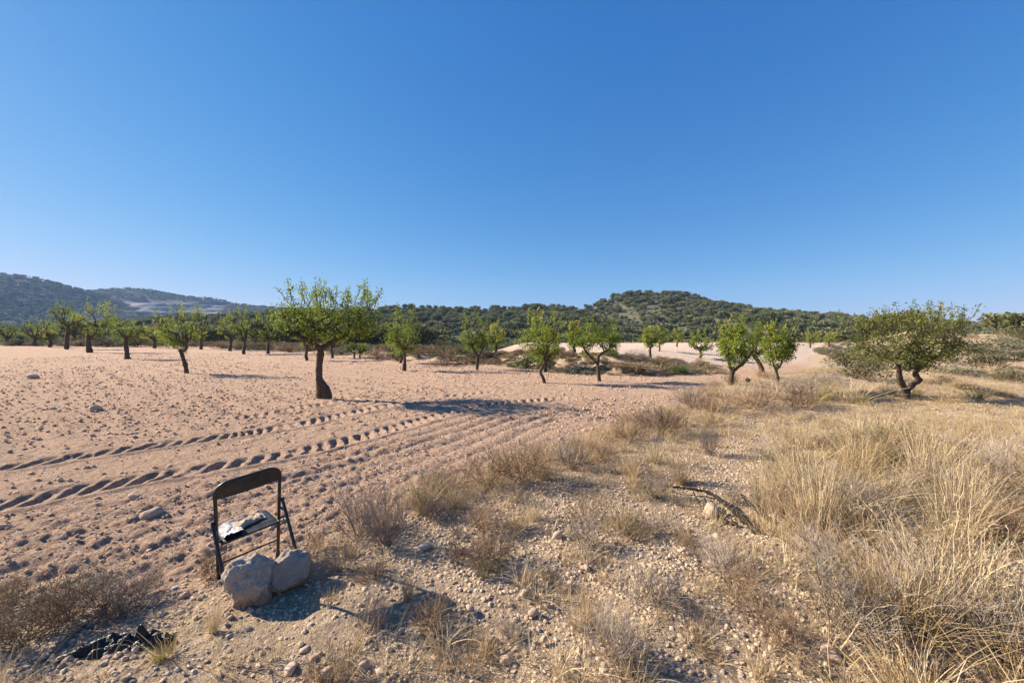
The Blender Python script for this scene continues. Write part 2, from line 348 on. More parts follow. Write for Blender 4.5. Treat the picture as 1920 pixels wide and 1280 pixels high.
# ---------------------------------------------------------------- the ground: one sheet out to the horizon
def build_ground():
    r1 = np.concatenate([np.exp(np.arange(math.log(.35), math.log(1.6), .012)), np.exp(np.arange(math.log(1.605), math.log(13), .0046)), np.exp(np.arange(math.log(13.05), math.log(30), .0075))]); r2 = np.exp(np.arange(math.log(30.3), math.log(2150), .022))
    r = np.concatenate([r1, r2]); fine = np.arange(-61, 61.01, .18); coarse = np.arange(65, 297, 4.0)
    a = np.radians(np.concatenate([fine, coarse])); nr, na = len(r), len(a)
    AA, RR = np.meshgrid(a, r); X = RR * np.sin(AA); Y = RR * np.cos(AA)
    z, wl, sv, se = macro(X, Y)
    sp = np.maximum(RR * .0050, .006); sp[len(r1):] = RR[len(r1):] * .022
    isf = np.zeros(na, bool); isf[:len(fine)] = True
    det = np.zeros_like(z); m_ = (RR < 60) & isf[None, :]
    det[m_] = detail(X[m_], Y[m_], sp[m_], wl[m_], sv[m_])
    z = z + det
    V = np.stack([X, Y, z], -1).reshape(-1, 3); V = np.vstack([V, [[0, 0, float(z[0].mean())]]])
    i = np.arange(nr * na).reshape(nr, na); j = np.roll(i, -1, axis=1)
    q = np.stack([i[:-1], j[:-1], j[1:], i[1:]], -1).reshape(-1, 4)
    t = np.stack([np.full(na, nr * na), j[0], i[0]], -1)
    me = mesh_np('ground', V, [q, t], M['soil'], {'wild': np.append(wl.ravel(), 1), 'pale': np.append((.70 * sm(.2, 3.0, se) * sm(-2, 3, X) * (1 - wl) * (1 - sm(60, 80, Y))).ravel(), 0)}, True)
    return O('ground', me, kind='structure')
build_ground()

# ---------------------------------------------------------------- hills
def hillmat(name, stops, pale):
    m, n, b = mat(name); q = attr(n, 'quarry')
    a = mix(n, .5, ramp(n, noise(n, .06, 5, .65), stops), ramp(n, noise(n, .35, 4, .7), stops))
    p = ramp(n, noise(n, .05, 5, .7), [(.35, tuple(.6 * v for v in pale)), (.65, pale)])
    n.links.new(mix(n, q, a, p), b.inputs['Base Color']); bump(n, b, noise(n, .4, 5, .7), .8, 1.0); b.inputs['Roughness'].default_value = 1; return m
M['hill'] = hillmat('wooded_hill', [(.35, (.075, .075, .042)), (.55, (.125, .118, .07)), (.72, (.20, .175, .12))], (.5, .4, .32))
M['far_hill'] = hillmat('far_scrub_hill', [(.3, (.010, .015, .012)), (.55, (.018, .023, .018)), (.75, (.036, .038, .031))], (.60, .52, .46))
class Hill:
    def __init__(s, D, y0, y1, zb, ridge, seed, gul, pow_=1.0, plat=None):
        r = np.array(ridge, float); s.D, s.y0, s.y1, s.zb, s.seed, s.gul, s.pow, s.plat = D, y0, y1, zb, seed, gul, pow_, plat
        s.rx = (r[:, 0] - 960) / F * D; s.rz = EYE + (HZ - r[:, 1]) / F * D
    def z(s, x, y):
        x = np.asarray(x, float); y = np.asarray(y, float)
        zr = np.interp(x, s.rx, s.rz, left=s.rz[0] * .6, right=s.rz[-1] - 8)
        t = np.where(y < s.D, np.clip((y - s.y0) / (s.D - s.y0), 0, 1) ** s.pow, 1 - np.clip((y - s.D) / (s.y1 - s.D), 0, 1) ** 1.5)
        z = s.zb + (zr - s.zb) * t
        g = fbm(x / s.gul, y / s.gul * .5, s.seed, 4)
        z = z + g * s.gul * .14 * np.clip(1 - t, 0, 1) * np.clip(t * 4, 0, 1) + fbm(x / s.gul * 6, y / s.gul * 6, s.seed + 9, 2) * s.gul * .008
        q = np.zeros_like(z)
        if s.plat is not None: z, q = s.plat(x, y, z)
        return z, q
    def build(s, name, mat_, nx, ny):
        X, Y = np.meshgrid(np.linspace(s.rx[0], s.rx[-1], nx), np.linspace(s.y0, s.y1, ny)); z, q = s.z(X, Y)
        i = np.arange(nx * ny).reshape(ny, nx); f = np.stack([i[:-1, :-1], i[:-1, 1:], i[1:, 1:], i[1:, :-1]], -1).reshape(-1, 4)
        return O(name, mesh_np(name, np.stack([X, Y, z], -1).reshape(-1, 3), [f], mat_, {'quarry': q.ravel()}, True), kind='structure')
HM = Hill(300, 118, 470, -8.5, [(150, 622), (300, 606), (420, 598), (520, 592), (620, 588), (700, 586), (740, 584), (800, 583), (900, 586), (960, 583), (1000, 580), (1040, 579), (1090, 585), (1110, 577), (1130, 568), (1160, 559), (1200, 554), (1260, 557), (1300, 563), (1350, 575), (1400, 584), (1450, 590), (1500, 595), (1560, 601), (1600, 606), (1700, 613), (1850, 622), (2100, 632)], 101, 34, .92)
def quarry(x, y, z):
    px = 960 + F * x / y
    nz = fbm(x / 90, y / 90, 201, 3)
    inq = sm(165, 200, px + 12 * nz) * (1 - sm(395, 440, px + 14 * nz)) * sm(22, 40, z + 7 * nz) * (1 - sm(84, 92, z + 6 * nz))
    low = (1 - sm(70, 110, px + 10 * nz)) * sm(-10, 2, z) * (1 - sm(36, 48, z + 8 * nz))
    m_ = np.maximum(inq, low); st = 13.0
    zz = z + 3 * nz; fl = np.floor(zz / st); fr = zz / st - fl
    zb = (fl + sm(.45, .95, fr)) * st - 3 * nz
    q = m_ * np.clip(.35 + .75 * (1 - sm(.2, .5, fr)) + .3 * nz, 0, 1) * np.where(inq > low, .40 + .6 * sm(46, 60, z), .55)
    return z + (zb - z) * m_ * .9, q
HA = Hill(900, 430, 1150, -12, [(-700, 470), (-300, 492), (-100, 505), (0, 515), (60, 522), (110, 535), (160, 549), (185, 560), (240, 580), (300, 596), (420, 612)], 131, 170, .9)
HB = Hill(1150, 560, 1650, -12, [(-200, 590), (60, 580), (150, 560), (190, 549), (230, 541), (270, 544), (310, 551), (350, 558), (400, 562), (430, 570), (480, 576), (530, 579), (620, 582), (700, 584), (820, 592), (1000, 600)], 151, 150, .85, quarry)
HM.build('forest_hill', M['hill'], 320, 120)
HA.build('scrub_hill', M['far_hill'], 260, 140)
HB.build('quarry_hill', M['far_hill'], 420, 220)

# ---------------------------------------------------------------- pines of the wood
def pine_meshes(seed):
    g = np.random.default_rng(seed); cr = MB(); tk = MB()
    lob = []
    for i in range(g.integers(7, 10)):
        a = g.uniform(0, 6.28); r = g.uniform(.05, .30); lob.append((r * math.cos(a), r * math.sin(a), g.uniform(.42, .84), g.uniform(.13, .22)))
    for x, y, z, r in lob:
        k = 46; d = unit(g.normal(size=(k, 3))); c = np.array([x, y, z]) + d * (r * g.uniform(.55, 1.05, (k, 1))) * np.array([1.1, 1.1, .8])
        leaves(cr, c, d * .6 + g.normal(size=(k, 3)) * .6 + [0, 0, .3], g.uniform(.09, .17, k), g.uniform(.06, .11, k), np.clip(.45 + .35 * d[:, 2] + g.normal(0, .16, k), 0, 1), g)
        strands(tk, [path((0, 0, g.uniform(.25, .5)), (x, y, z), 4, -.05, g)], [[.014, .011, .008, .004]], 4, .4)
    strands(tk, [path((0, 0, -.05), (g.normal(0, .03), g.normal(0, .03), .8), 5, 0, g, .01)], [[.028, .024, .02, .014, .006]], 6, .4)
    return tk.mesh('trunk', M['bark'], True), cr.mesh('crown', M['pine'])
PINES = [pine_meshes(500 + i) for i in range(6)]
g = np.random.default_rng(11)
N = 14000; px_ = g.uniform(-420, 520, N); py_ = g.uniform(122, 345, N); hz_, _ = HM.z(px_, py_)
dens = fbm(px_ / 30, py_ / 30, 301, 3); keep = (dens > -1.1) | (py_ < 150)
px_, py_, hz_ = px_[keep], py_[keep], hz_[keep]; hh = (1.5 + 3.4 * g.random(len(px_)) ** 1.6) * (1 + .3 * fbm(px_ / 18, py_ / 18, 305, 2)) * (1 + .25 * (py_ < 170))
# a denser belt of taller trees in the valley below the field and at the right-hand foot of the hill
def belt(n, x0, x1, y0, y1, h0, h1):
    y = g.uniform(y0, y1, n); x = (g.uniform(x0, x1, n) - 960) / F * y; z = macro(x, y)[0]; zh = HM.z(x, y)[0]
    return x, y, np.where(y > 119, np.maximum(z, zh), z), g.uniform(h0, h1, n)
B1 = belt(190, 480, 840, 66, 118, 3.4, 5.4); B2 = belt(150, 1400, 1720, 66, 118, 2.6, 4.2); B3 = belt(110, 840, 1400, 80, 118, 2.8, 4.6); B4 = belt(60, 60, 480, 70, 118, 3, 5)
PX = np.concatenate([px_, B1[0], B2[0], B3[0], B4[0]]); PY = np.concatenate([py_, B1[1], B2[1], B3[1], B4[1]]); PZ = np.concatenate([hz_, B1[2], B2[2], B3[2], B4[2]]); PH = np.concatenate([hh, B1[3], B2[3], B3[3], B4[3]])
sx = 960 + F * PX / PY; top = HZ - F * (PZ + PH - EYE) / PY
inv = (sx > -30) & (sx < 1950); sz_ = PH / PY; vis_ = inv & (top < 634)
order = np.argsort(-np.where(vis_, sz_, 0)); big = order[:290]; ps = np.zeros(len(PX), bool); ps[big] = True
rest = np.where(~ps & inv)[0]
PLACE = [(250, 'left of the slanting tree'), (400, 'around the slanting tree'), (520, 'left of the big tree'), (720, 'behind the big tree'), (840, 'by the thick-footed tree'), (950, 'by the Y-forked tree'), (1065, 'above the zigzag-trunked tree'), (1180, 'above the long-limbed tree'), (1290, 'below the hilltop'), (1345, 'right of the hilltop'), (1420, 'above the low-forking tree'), (1500, 'above the slender-trunked tree'), (1590, 'above the shrub row'), (3000, 'behind the broad dark tree')]
for i in big:
    tk, cr = PINES[g.integers(0, 6)]; e = bpy.data.objects.new('pine_tree', None); col.objects.link(e)
    e.location = (PX[i], PY[i], PZ[i] - .1); e.rotation_euler = (0, 0, g.uniform(0, 6.28)); ww = g.uniform(.9, 1.35); e.scale = (PH[i] * ww, PH[i] * ww, PH[i])
    e.empty_display_size = .1
    if PY[i] < 121 and sx[i] < 840: e['label'] = 'dark pine beyond the field'; e['group'] = 'pines of the wood beyond the field'
    elif PY[i] < 121 and sx[i] > 1390: e['label'] = 'pine at the foot of the hill'; e['group'] = 'pines at the right foot of the hill'
    elif PY[i] < 121: e['label'] = 'pine behind the upper terrace'; e['group'] = 'pines behind the upper terrace'
    else: e['label'] = 'pine growing on the lower slope of the wooded hill behind the orchard'; e['group'] = 'pines on the lower hill slope'
    where = next(t for lim, t in PLACE if sx[i] < lim); hgt = 'low' if top[i] > 618 else ('halfway up' if top[i] > 598 else 'high')
    siz = 'tall' if PH[i] > 4.5 else ('mid-sized' if PH[i] > 3.7 else 'short')
    if PY[i] < 121: e['label'] = siz + ' ' + e['label'] + (', front row, ' if PY[i] < 82 else (', middle rows, ' if PY[i] < 100 else ', back rows, ')) + where
    else: e['label'] = '%s pine %s on the wooded hill, seen %s' % (siz, hgt, where)
    e['category'] = 'pine tree'
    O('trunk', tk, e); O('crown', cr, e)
def joined(tk, cr):                       # trunk and crown of a far pine in one shape, for the mass of the wood
    import bmesh
    bm = bmesh.new(); bm.from_mesh(cr); nb = len(bm.faces); bm.from_mesh(tk); bm.faces.ensure_lookup_table()
    for f in bm.faces[nb:]: f.material_index = 1
    me = bpy.data.meshes.new('pine'); bm.to_mesh(me); bm.free(); me.materials.append(M['pine']); me.materials.append(M['bark']); return me
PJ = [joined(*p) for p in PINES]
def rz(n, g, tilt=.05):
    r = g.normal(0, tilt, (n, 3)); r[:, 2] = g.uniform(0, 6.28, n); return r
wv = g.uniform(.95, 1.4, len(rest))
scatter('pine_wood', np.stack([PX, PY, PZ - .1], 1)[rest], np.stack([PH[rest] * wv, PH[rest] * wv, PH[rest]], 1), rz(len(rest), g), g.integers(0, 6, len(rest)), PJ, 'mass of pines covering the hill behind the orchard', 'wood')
for H_, n_, nm, lb, x0, x1, y0, y1 in ((HA, 9000, 'hill_scrub', 'dark scrub and small trees covering the bluish hill at far left', -1500, -560, 480, 960), (HB, 6000, 'ridge_scrub', 'scrub and scattered trees on the quarried ridge at far left', -1300, -200, 620, 1200)):
    x = g.uniform(x0, x1, n_); y = g.uniform(y0, y1, n_); z, q = H_.z(x, y); k = q < .12
    x, y, z = x[k], y[k], z[k]; h = g.uniform(3, 7.5, len(x)); wv = h * g.uniform(1, 1.7, len(x))
    scatter(nm, np.stack([x, y, z - .3], 1), np.stack([wv, wv, h], 1), rz(len(x), g), g.integers(0, 6, len(x)), PJ, lb, 'scrub')

# ---------------------------------------------------------------- almond trees
def almond(px, py, crown, label, seed, chains=None, shoots=90, per=42, leaf=(.08, .03), tr=4.0, mt='almond', sprouts=10, group=None, tone=0.0, gap=.0, depth=None, extra=()):
    """px,py foot of the trunk; crown = left, right, top, bottom; chains = traced limbs [(x,y,radius)..] in photo units"""
    g = np.random.default_rng(seed); B = hit(px, py) if depth is None else np.array([(px - 960) / F * depth, depth, gz((px - 960) / F * depth, depth)])
    k = B[1] / F; base = B.copy()
    foot = HZ - F * (B[2] - EYE) / B[1]
    loc = lambda x, y: ((x - px) * k, (foot - y) * k)
    x0, x1, yt, yb = crown; cx, zt = loc((x0 + x1) / 2, yt); _, zb = loc(x0, yb); rx = (x1 - x0) / 2 * k * .92; rzz = (zt - zb) / 2; C = np.array([cx, 0, (zt + zb) / 2]); ry = rx * .74
    root = bpy.data.objects.new('almond_tree', None); col.objects.link(root); root.location = base; root.empty_display_size = .2
    root['label'] = label; root['category'] = 'almond tree'; root['group'] = group or 'almond trees of the orchard'
    tk = MB(); br = MB(); cr = MB(); nodes = []; ends = []; fs = max(1.0, rx / 1.25)
    def tube(mb, P, Rr, s=8): strands(mb, P[None], np.asarray(Rr)[None], s, .5, g)
    if chains:
        for ci, ch in enumerate(chains):
            ch = np.array(ch, float); xz = np.array([loc(a, b) for a, b, _ in ch]); dy = (0 if ci == 0 else (g.uniform(.1, .3) * (-1) ** ci) * rx) * np.linspace(0, 1, len(ch))
            P = np.stack([xz[:, 0], dy, xz[:, 1]], 1); Rr = ch[:, 2] * k
            if ci == 0: P[0, 2] = -.12
            Pf = resample(P, max(.05, .5 * Rr.mean())); Rf = np.interp(np.linspace(0, 1, len(Pf)), np.linspace(0, 1, len(P)), Rr) * (1 + .10 * g.normal(size=len(Pf)))
            tube(tk, Pf, Rf, 10); ends.append(Pf[-1]); nodes.append(Pf[len(Pf) * 2 // 3:])
        if len(ends) > 1: ends = ends[1:] if chains[1][0][1] >= chains[0][-1][1] - 3 else ends
    else:
        lean = g.normal(0, .05) * zb; top = np.array([lean, 0, max(zb * .92, .35 * zt)])
        P = resample(path((0, 0, -.12), top, 5, 0, g, .035), .08); tube(tk, P, np.linspace(tr * 1.15, tr * .85, len(P)) * k * (1 + .08 * g.normal(size=len(P))), 9); ends = [top]; nodes.append(P[-3:])
    for ch in extra:
        P = resample(np.array([(loc(a, b)[0], -.02, loc(a, b)[1]) for a, b, _ in ch]), .05); tube(tk, P, np.interp(np.linspace(0, 1, len(P)), np.linspace(0, 1, len(ch)), [c[2] * k for c in ch]) * (1 + .06 * g.normal(size=len(P))), 12)
    # limbs spreading from the fork(s) into the crown
    nl = 7; 
    for e in ends:
        m_ = nl if len(ends) == 1 else max(3, nl // len(ends) + 1)
        for i in range(m_):
            a = 6.28 * (i + g.uniform(-.3, .3)) / m_; el = g.uniform(-.25, .75)
            T = C + np.array([rx * .72 * math.cos(a), ry * .72 * math.sin(a), rzz * el])
            if len(ends) > 1: T[0] = .55 * T[0] + .45 * (e[0] * 1.6)
            P = resample(path(e, T, 5, -.10, g, .05), .10); r0 = tr * .62 * k
            tube(br, P, np.linspace(r0, r0 * .28, len(P)), 6); nodes.append(P[1:])
    ND = np.vstack(nodes)
    shoots = int(shoots * .85); per = int(per * .85); gap = max(gap, .45)
    u = unit(g.normal(size=(shoots, 3))); rad = g.uniform(.35, 1, (shoots, 1)) ** .45
    tips = C + u * rad * np.array([rx, ry, rzz]) * (1 + .14 * g.normal(size=(shoots, 1)))
    if gap: tips = tips[fbm(tips[:, 0] * 2.2 / rx + tips[:, 1] * .7 / rx, tips[:, 2] * 2.2 / rzz + tips[:, 1] * .7 / rx, seed, 2) > -gap]
    S = []; RA = []; sp_ = []
    for t in tips:
        cand = ND + g.normal(0, .15 * rx, ND.shape); s = ND[np.argmin(((cand - t) ** 2).sum(1) + .4 * np.clip(ND[:, 2] - t[2], 0, 9))]
        S.append(path(s, t, 6, -.08, g, .04)); sp_.append(0)
    for i in range(sprouts):                                          # upright water shoots
        a = g.uniform(0, 6.28); r = g.uniform(.2, .95); s = C + np.array([rx * r * math.cos(a), ry * r * math.sin(a), rzz * .55 * math.sqrt(max(0, 1 - r * r)) + .1 * rzz])
        t = s + np.array([g.normal(0, .10) * rx + .18 * (s[0] - C[0]), g.normal(0, .1) * rx, rzz * g.uniform(.45, 1.1)]); S.append(path(s, t, 6, 0, g, .02)); sp_.append(1)
    S = np.array(S); r0 = max(.16 * tr * k, .004); strands(br, S, np.tile(np.linspace(r0, r0 * .3, 6), (len(S), 1)), 4, .5, g)
    n = len(S) * per; si = np.repeat(np.arange(len(S)), per); tt = g.uniform(.30, 1.02, n) * 5; i0 = np.clip(tt.astype(int), 0, 4); fr = (tt - i0)[:, None]
    c = S[si, i0] * (1 - fr) + S[si, i0 + 1] * fr; spr = np.array(sp_)[si]
    c = c + g.normal(size=(n, 3)) * (np.where(spr, .030, .075) * (fs if rx > .8 else .85))[:, None] * np.array([1, 1, .8])
    d = unit(S[si, -1] - S[si, 0]) + g.normal(size=(n, 3)) * .8 + np.array([0, 0, -.25]); sh = g.normal(0, .13, len(S))[si]
    tint = np.clip(.42 + tone + sh + g.normal(0, .13, n) + .08 * (c[:, 2] - C[2]) / rzz, 0, 1)
    leaves(cr, c, d, leaf[0] * fs * g.uniform(.7, 1.25, n), leaf[1] * fs * g.uniform(.8, 1.3, n), tint, g)
    O('trunk', tk.mesh('trunk', M['bark'], True), root); O('branches', br.mesh('branches', M['bark'], True), root); O('crown', cr.mesh('crown', M[mt]), root)
    return root
almond(607, 748, (500, 736, 553, 640), 'large almond tree with swollen trunk base, nearest in the ploughed field', 1,
       [[(604, 753, 11), (602, 740, 8.5), (600, 722, 7), (598, 702, 6.2), (599, 680, 6), (601, 662, 6.2), (601, 652, 6)], [(601, 655, 5.5), (592, 643, 5), (580, 634, 4.2), (566, 625, 3.5)], [(601, 655, 5.5), (612, 645, 5), (626, 636, 4.2), (646, 626, 3.4)], [(601, 655, 4), (598, 640, 3.4), (604, 615, 2.6)]],
       shoots=225, per=40, sprouts=36, tr=5, gap=.32, leaf=(.066, .024), extra=[[(612, 754, 9.5), (613, 742, 9.5), (611, 730, 8.5), (606, 719, 6.5), (601, 711, 4)]])
# the knee-like swelling at the foot of the near tree is part of its traced trunk (radii above)
almond(1700, 748, (1600, 1812, 598, 694), 'broad dark almond tree with V-forked trunk on the right-hand verge', 2,
       [[(1698, 754, 8.5), (1698, 744, 7.5), (1697, 736, 7)], [(1697, 739, 5.2), (1690, 725, 5), (1680, 713, 5.2), (1673, 702, 4.2), (1668, 688, 3.2), (1655, 672, 2.4)], [(1697, 739, 5.2), (1708, 728, 5), (1722, 719, 5), (1735, 713, 4.6), (1731, 702, 4), (1745, 688, 3), (1765, 676, 2.2)]],
       shoots=280, per=44, sprouts=60, tr=4.5, mt='carob', leaf=(.066, .024), gap=.6)
almond(350, 700, (287, 376, 588, 655), 'almond tree with slanting trunk and low right limb, left of the big tree', 3, [[(351, 702, 4.2), (348, 686, 3.8), (343, 670, 3.3), (338, 655, 3)], [(343, 659, 2.4), (352, 654, 2.2), (356, 644, 2)]], shoots=110, per=40, tr=3)
almond(239, 673, (206, 275, 603, 640), 'almond tree with thick upright trunk, third from left of the front row', 4, [[(239, 675, 5), (238, 660, 3.6), (236, 645, 3.2), (237, 632, 3)]], shoots=110, tr=2.8)
almond(168, 661, (140, 224, 574, 625), 'tall almond tree with a stub limb jutting left, at the left of the field', 5, [[(169, 663, 5), (166, 648, 3.8), (165, 630, 2.8), (161, 612, 2.4)], [(161, 612, 2.1), (152, 609, 1.8), (144, 604, 1.6)], [(167, 640, 2.1), (175, 625, 1.8), (178, 612, 1.5)]], shoots=130, tr=2.4)
almond(125, 655, (90, 152, 573, 620), 'tall almond tree with dark straight trunk beside the stub-limbed tree', 6, [[(125, 657, 3.6), (125, 640, 3.2), (127, 622, 2.8), (128, 612, 2.5)]], shoots=120, tr=2.4)
FARA = [  # px, py, crown, label, tone
 (95, 651, (76, 112, 607, 638), 'small yellowish almond tree left of the tall straight-trunked one', .12),
 (66, 649, (38, 80, 603, 636), 'almond tree second from the left end of the far row', .1),
 (12, 648, (-4, 33, 610, 638), 'bushy almond tree at the left edge of the picture', 0),
 (182, 649, (160, 204, 616, 640), 'low almond tree showing between two tall trunks at left', .08),
 (289, 653, (262, 312, 608, 640), 'yellowish almond tree behind the slanting one', .2),
 (377, 655, (358, 396, 584, 642), 'narrow upright yellow-green almond tree right of the slanting one', .16),
 (433, 658, (404, 446, 592, 638), 'almond tree left of a close pair near the big tree', 0),
 (459, 664, (428, 476, 586, 636), 'almond tree right of a close pair near the big tree', .02),
 (503, 663, (476, 524, 588, 640), 'almond tree standing just left of the big tree crown', .05),
 (575, 676, (548, 606, 605, 650), 'almond tree half hidden behind the big tree, left of its trunk', -.05),
 (622, 671, (600, 662, 614, 650), 'almond tree half hidden behind the big tree, right of its trunk', -.03),
 (664, 671, (648, 676, 646, 664), 'left one of two saplings behind the big tree', .05),
 (675, 671, (668, 690, 648, 664), 'right one of two saplings behind the big tree', 0),
 (752, 681, (722, 775, 612, 665), 'almond tree directly behind the thick-footed one in mid field', -.05),
 (930, 664, (906, 950, 612, 650), 'orange-tinged almond tree on the bank behind the mid field', .3),
 (1024, 697, (1000, 1058, 630, 680), 'almond tree hidden behind the crooked-trunked one', -.02),
 (1076, 664, (1058, 1098, 614, 650), 'yellowish almond tree on the bank between two mid-field trees', .2),
 (1219, 671, (1200, 1238, 620, 650), 'small almond tree with Y-forked thin trunk on the upper terrace', .12),
 (1237, 658, (1228, 1258, 618, 646), 'small almond tree behind the Y-forked one on the terrace', .08),
 (1270, 650, (1258, 1284, 622, 642), 'tiny far almond tree at the back of the upper terrace', .1),
 (1314, 672, (1286, 1340, 628, 660), 'spreading thin-stemmed almond tree on the front of the upper terrace', .05),
 (1520, 652, (1508, 1536, 622, 646), 'small almond tree at the right back of the pale terrace', .1),
 (1555, 651, (1541, 1572, 624, 645), 'small almond tree beyond the shrubs at the right back of the terrace', .1)]
for i, (x, y, c, lb, tn) in enumerate(FARA):
    sm_ = (c[1] - c[0]) < 34
    almond(x, y, c, lb, 40 + i, shoots=34 if sm_ else 60, per=34, leaf=(.11, .045), tr=1.5 if sm_ else 2.6, sprouts=4 if sm_ else 7, tone=tn)
almond(758, 695, (716, 800, 592, 664), 'almond tree with thick dark foot in the middle of the field', 7, [[(758, 697, 4.6), (758, 688, 4), (759, 677, 2.6), (758, 665, 2.6), (756, 655, 2.4)]], shoots=110, per=40, tr=3, sprouts=14)
almond(894, 693, (856, 918, 602, 664), 'almond tree with Y-forked trunk in front of the shrubby bank', 8, [[(894, 695, 3.4), (895, 680, 3), (896, 666, 3)], [(896, 668, 2.6), (890, 658, 2.3), (886, 648, 2)], [(896, 668, 2.6), (902, 659, 2.2), (906, 652, 2)]], shoots=100, per=40, tr=3)
almond(1020, 718, (972, 1062, 602, 672), 'almond tree with thin crooked zigzag trunk', 9, [[(1023, 720, 3.2), (1018, 708, 3), (1013, 697, 2.9), (1017, 688, 2.8), (1022, 680, 2.7), (1021, 668, 2.5)]], shoots=130, per=42, tr=2.8, sprouts=14)
almond(1124, 715, (1073, 1170, 610, 668), 'almond tree with straight dark trunk and a long left limb over the bank', 10, [[(1125, 717, 3.8), (1122, 700, 3.2), (1121, 684, 3), (1122, 668, 3)], [(1121, 684, 2.4), (1112, 674, 2.1), (1100, 662, 1.9), (1092, 650, 1.6)], [(1122, 669, 2.6), (1130, 662, 2.4), (1142, 658, 2)]], shoots=140, per=42, tr=3, sprouts=14)
almond(1370, 722, (1342, 1416, 614, 680), 'almond tree forking low into wide limbs behind the grassy verge', 12, [[(1369, 728, 5), (1371, 712, 4.4), (1373, 695, 4.6)], [(1373, 697, 3), (1366, 682, 2.6), (1360, 666, 2.2)], [(1373, 697, 3.4), (1386, 688, 3), (1398, 681, 2.8), (1406, 672, 2)]], shoots=120, per=42, tr=3, group='almond trees beyond the verge')
almond(1430, 699, (1396, 1446, 616, 670), 'almond tree with left-leaning trunk between two trees beyond the verge', 13, [[(1430, 701, 4.6), (1427, 688, 4), (1420, 675, 3.6), (1412, 665, 3)]], shoots=90, per=40, tr=3, group='almond trees beyond the verge')
almond(1458, 718, (1426, 1490, 622, 682), 'small slender-trunked almond tree at the right of the verge group', 14, [[(1460, 722, 2.6), (1458, 706, 2.3), (1455, 693, 2.2)], [(1455, 694, 1.7), (1448, 684, 1.5), (1444, 674, 1.2)], [(1455, 694, 1.7), (1466, 684, 1.5), (1472, 672, 1.2)]], shoots=100, per=40, tr=2.2, group='almond trees beyond the verge')

# ---------------------------------------------------------------- low plants: prototypes (1 m wide, 1 m high)
def twig_bush(seed, mat_, n0=26, leafy=0, leafmat=None, r0=.0055, spread=1.0):
    g = np.random.default_rng(seed); mb = MB(); lf = MB()
    a = g.uniform(0, 6.28, n0); el = g.uniform(.15, 1, n0); d0 = np.stack([np.cos(a) * (1 - el ** 2 * .75) * spread, np.sin(a) * (1 - el ** 2 * .75) * spread, .35 + .75 * el], 1)
    d0 = unit(d0); L0 = g.uniform(.30, .55, n0); t = np.linspace(0, 1, 5)[None, :, None]
    def grow(S, D, L, k=5, curl=.25):
        n = len(S); bend = g.normal(size=(n, 1, 3)) * curl; w_ = g.normal(size=(n, k, 3)) * .03 * L[:, None, None]; w_[:, 0] = 0
        tt = np.linspace(0, 1, k)[None, :, None]; return S[:, None] + (D[:, None] * tt + bend * tt ** 2 * .6) * L[:, None, None] + w_
    lv = grow(g.normal(0, .035, (n0, 3)) * [1, 1, 0], d0, L0); strands(mb, lv, np.linspace(r0, r0 * .6, 5)[None].repeat(n0, 0), 3, g.uniform(.2, .6, n0), g)
    for lev, (m_, ln, rr) in enumerate(((6, .30, .6), (4, .17, .36))):
        n = len(lv); s = np.repeat(np.arange(n), m_); k = lv.shape[1]; f = g.uniform(.35, 1, len(s)) * (k - 1); i = np.minimum(f.astype(int), k - 2); fr = (f - i)[:, None]
        S = lv[s, i] * (1 - fr) + lv[s, i + 1] * fr; D = unit(unit(lv[s, -1] - lv[s, 0]) + g.normal(size=(len(s), 3)) * .55 + [0, 0, .25])
        lv = grow(S, D, ln * g.uniform(.5, 1.2, len(s)), 4); strands(mb, lv, np.linspace(r0 * rr, r0 * rr * .45, 4)[None].repeat(len(s), 0), 3, np.clip(g.normal(.35 + .25 * lev, .2, len(s)), 0, 1), g)
    V = np.vstack(mb.V); sc_ = np.array([1 / (2 * np.percentile(np.abs(V[:, :2]), 97)),] * 2 + [1 / np.percentile(V[:, 2], 99)]); mb.V = [v * sc_ for v in mb.V]
    if leafy:
        T = lv.reshape(-1, 3) * sc_; c = T[g.integers(0, len(T), leafy)] + g.normal(0, .02, (leafy, 3)); leaves(lf, c, g.normal(size=(leafy, 3)) + [0, 0, .5], g.uniform(.02, .05, leafy), g.uniform(.008, .018, leafy), np.clip(g.normal(.5, .22, leafy), 0, 1), g)
        return mb.mesh('stems', mat_), lf.mesh('leaves', leafmat)
    return mb.mesh('stems', mat_), None
def mound(seed, mat_, n=1500, ls=.05):
    g = np.random.default_rng(seed); lf = MB(); st = MB(); cs = []
    for i in range(12):
        a = g.uniform(0, 6.28); r = .34 * math.sqrt(g.random()); cs.append((r * math.cos(a), r * math.sin(a), g.uniform(.30, .72) * (1 - .5 * (r / .34) ** 2), g.uniform(.14, .24)))
    for x, y, z, r in cs:
        k = n // 12; d = unit(g.normal(size=(k, 3))); c = np.array([x, y, z]) + d * r * g.uniform(.5, 1.05, (k, 1)); c[:, 2] = np.abs(c[:, 2])
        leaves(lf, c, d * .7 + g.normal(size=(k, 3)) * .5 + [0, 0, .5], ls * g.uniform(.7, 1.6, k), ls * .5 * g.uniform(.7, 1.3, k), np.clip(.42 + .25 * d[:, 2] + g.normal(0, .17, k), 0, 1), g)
        strands(st, [path((0, 0, -.05), (x, y, z), 4, 0, g)], [[.012, .01, .008, .004]], 3, .4)
    return st.mesh('stems', M['twig_brown']), lf.mesh('leaves', mat_)
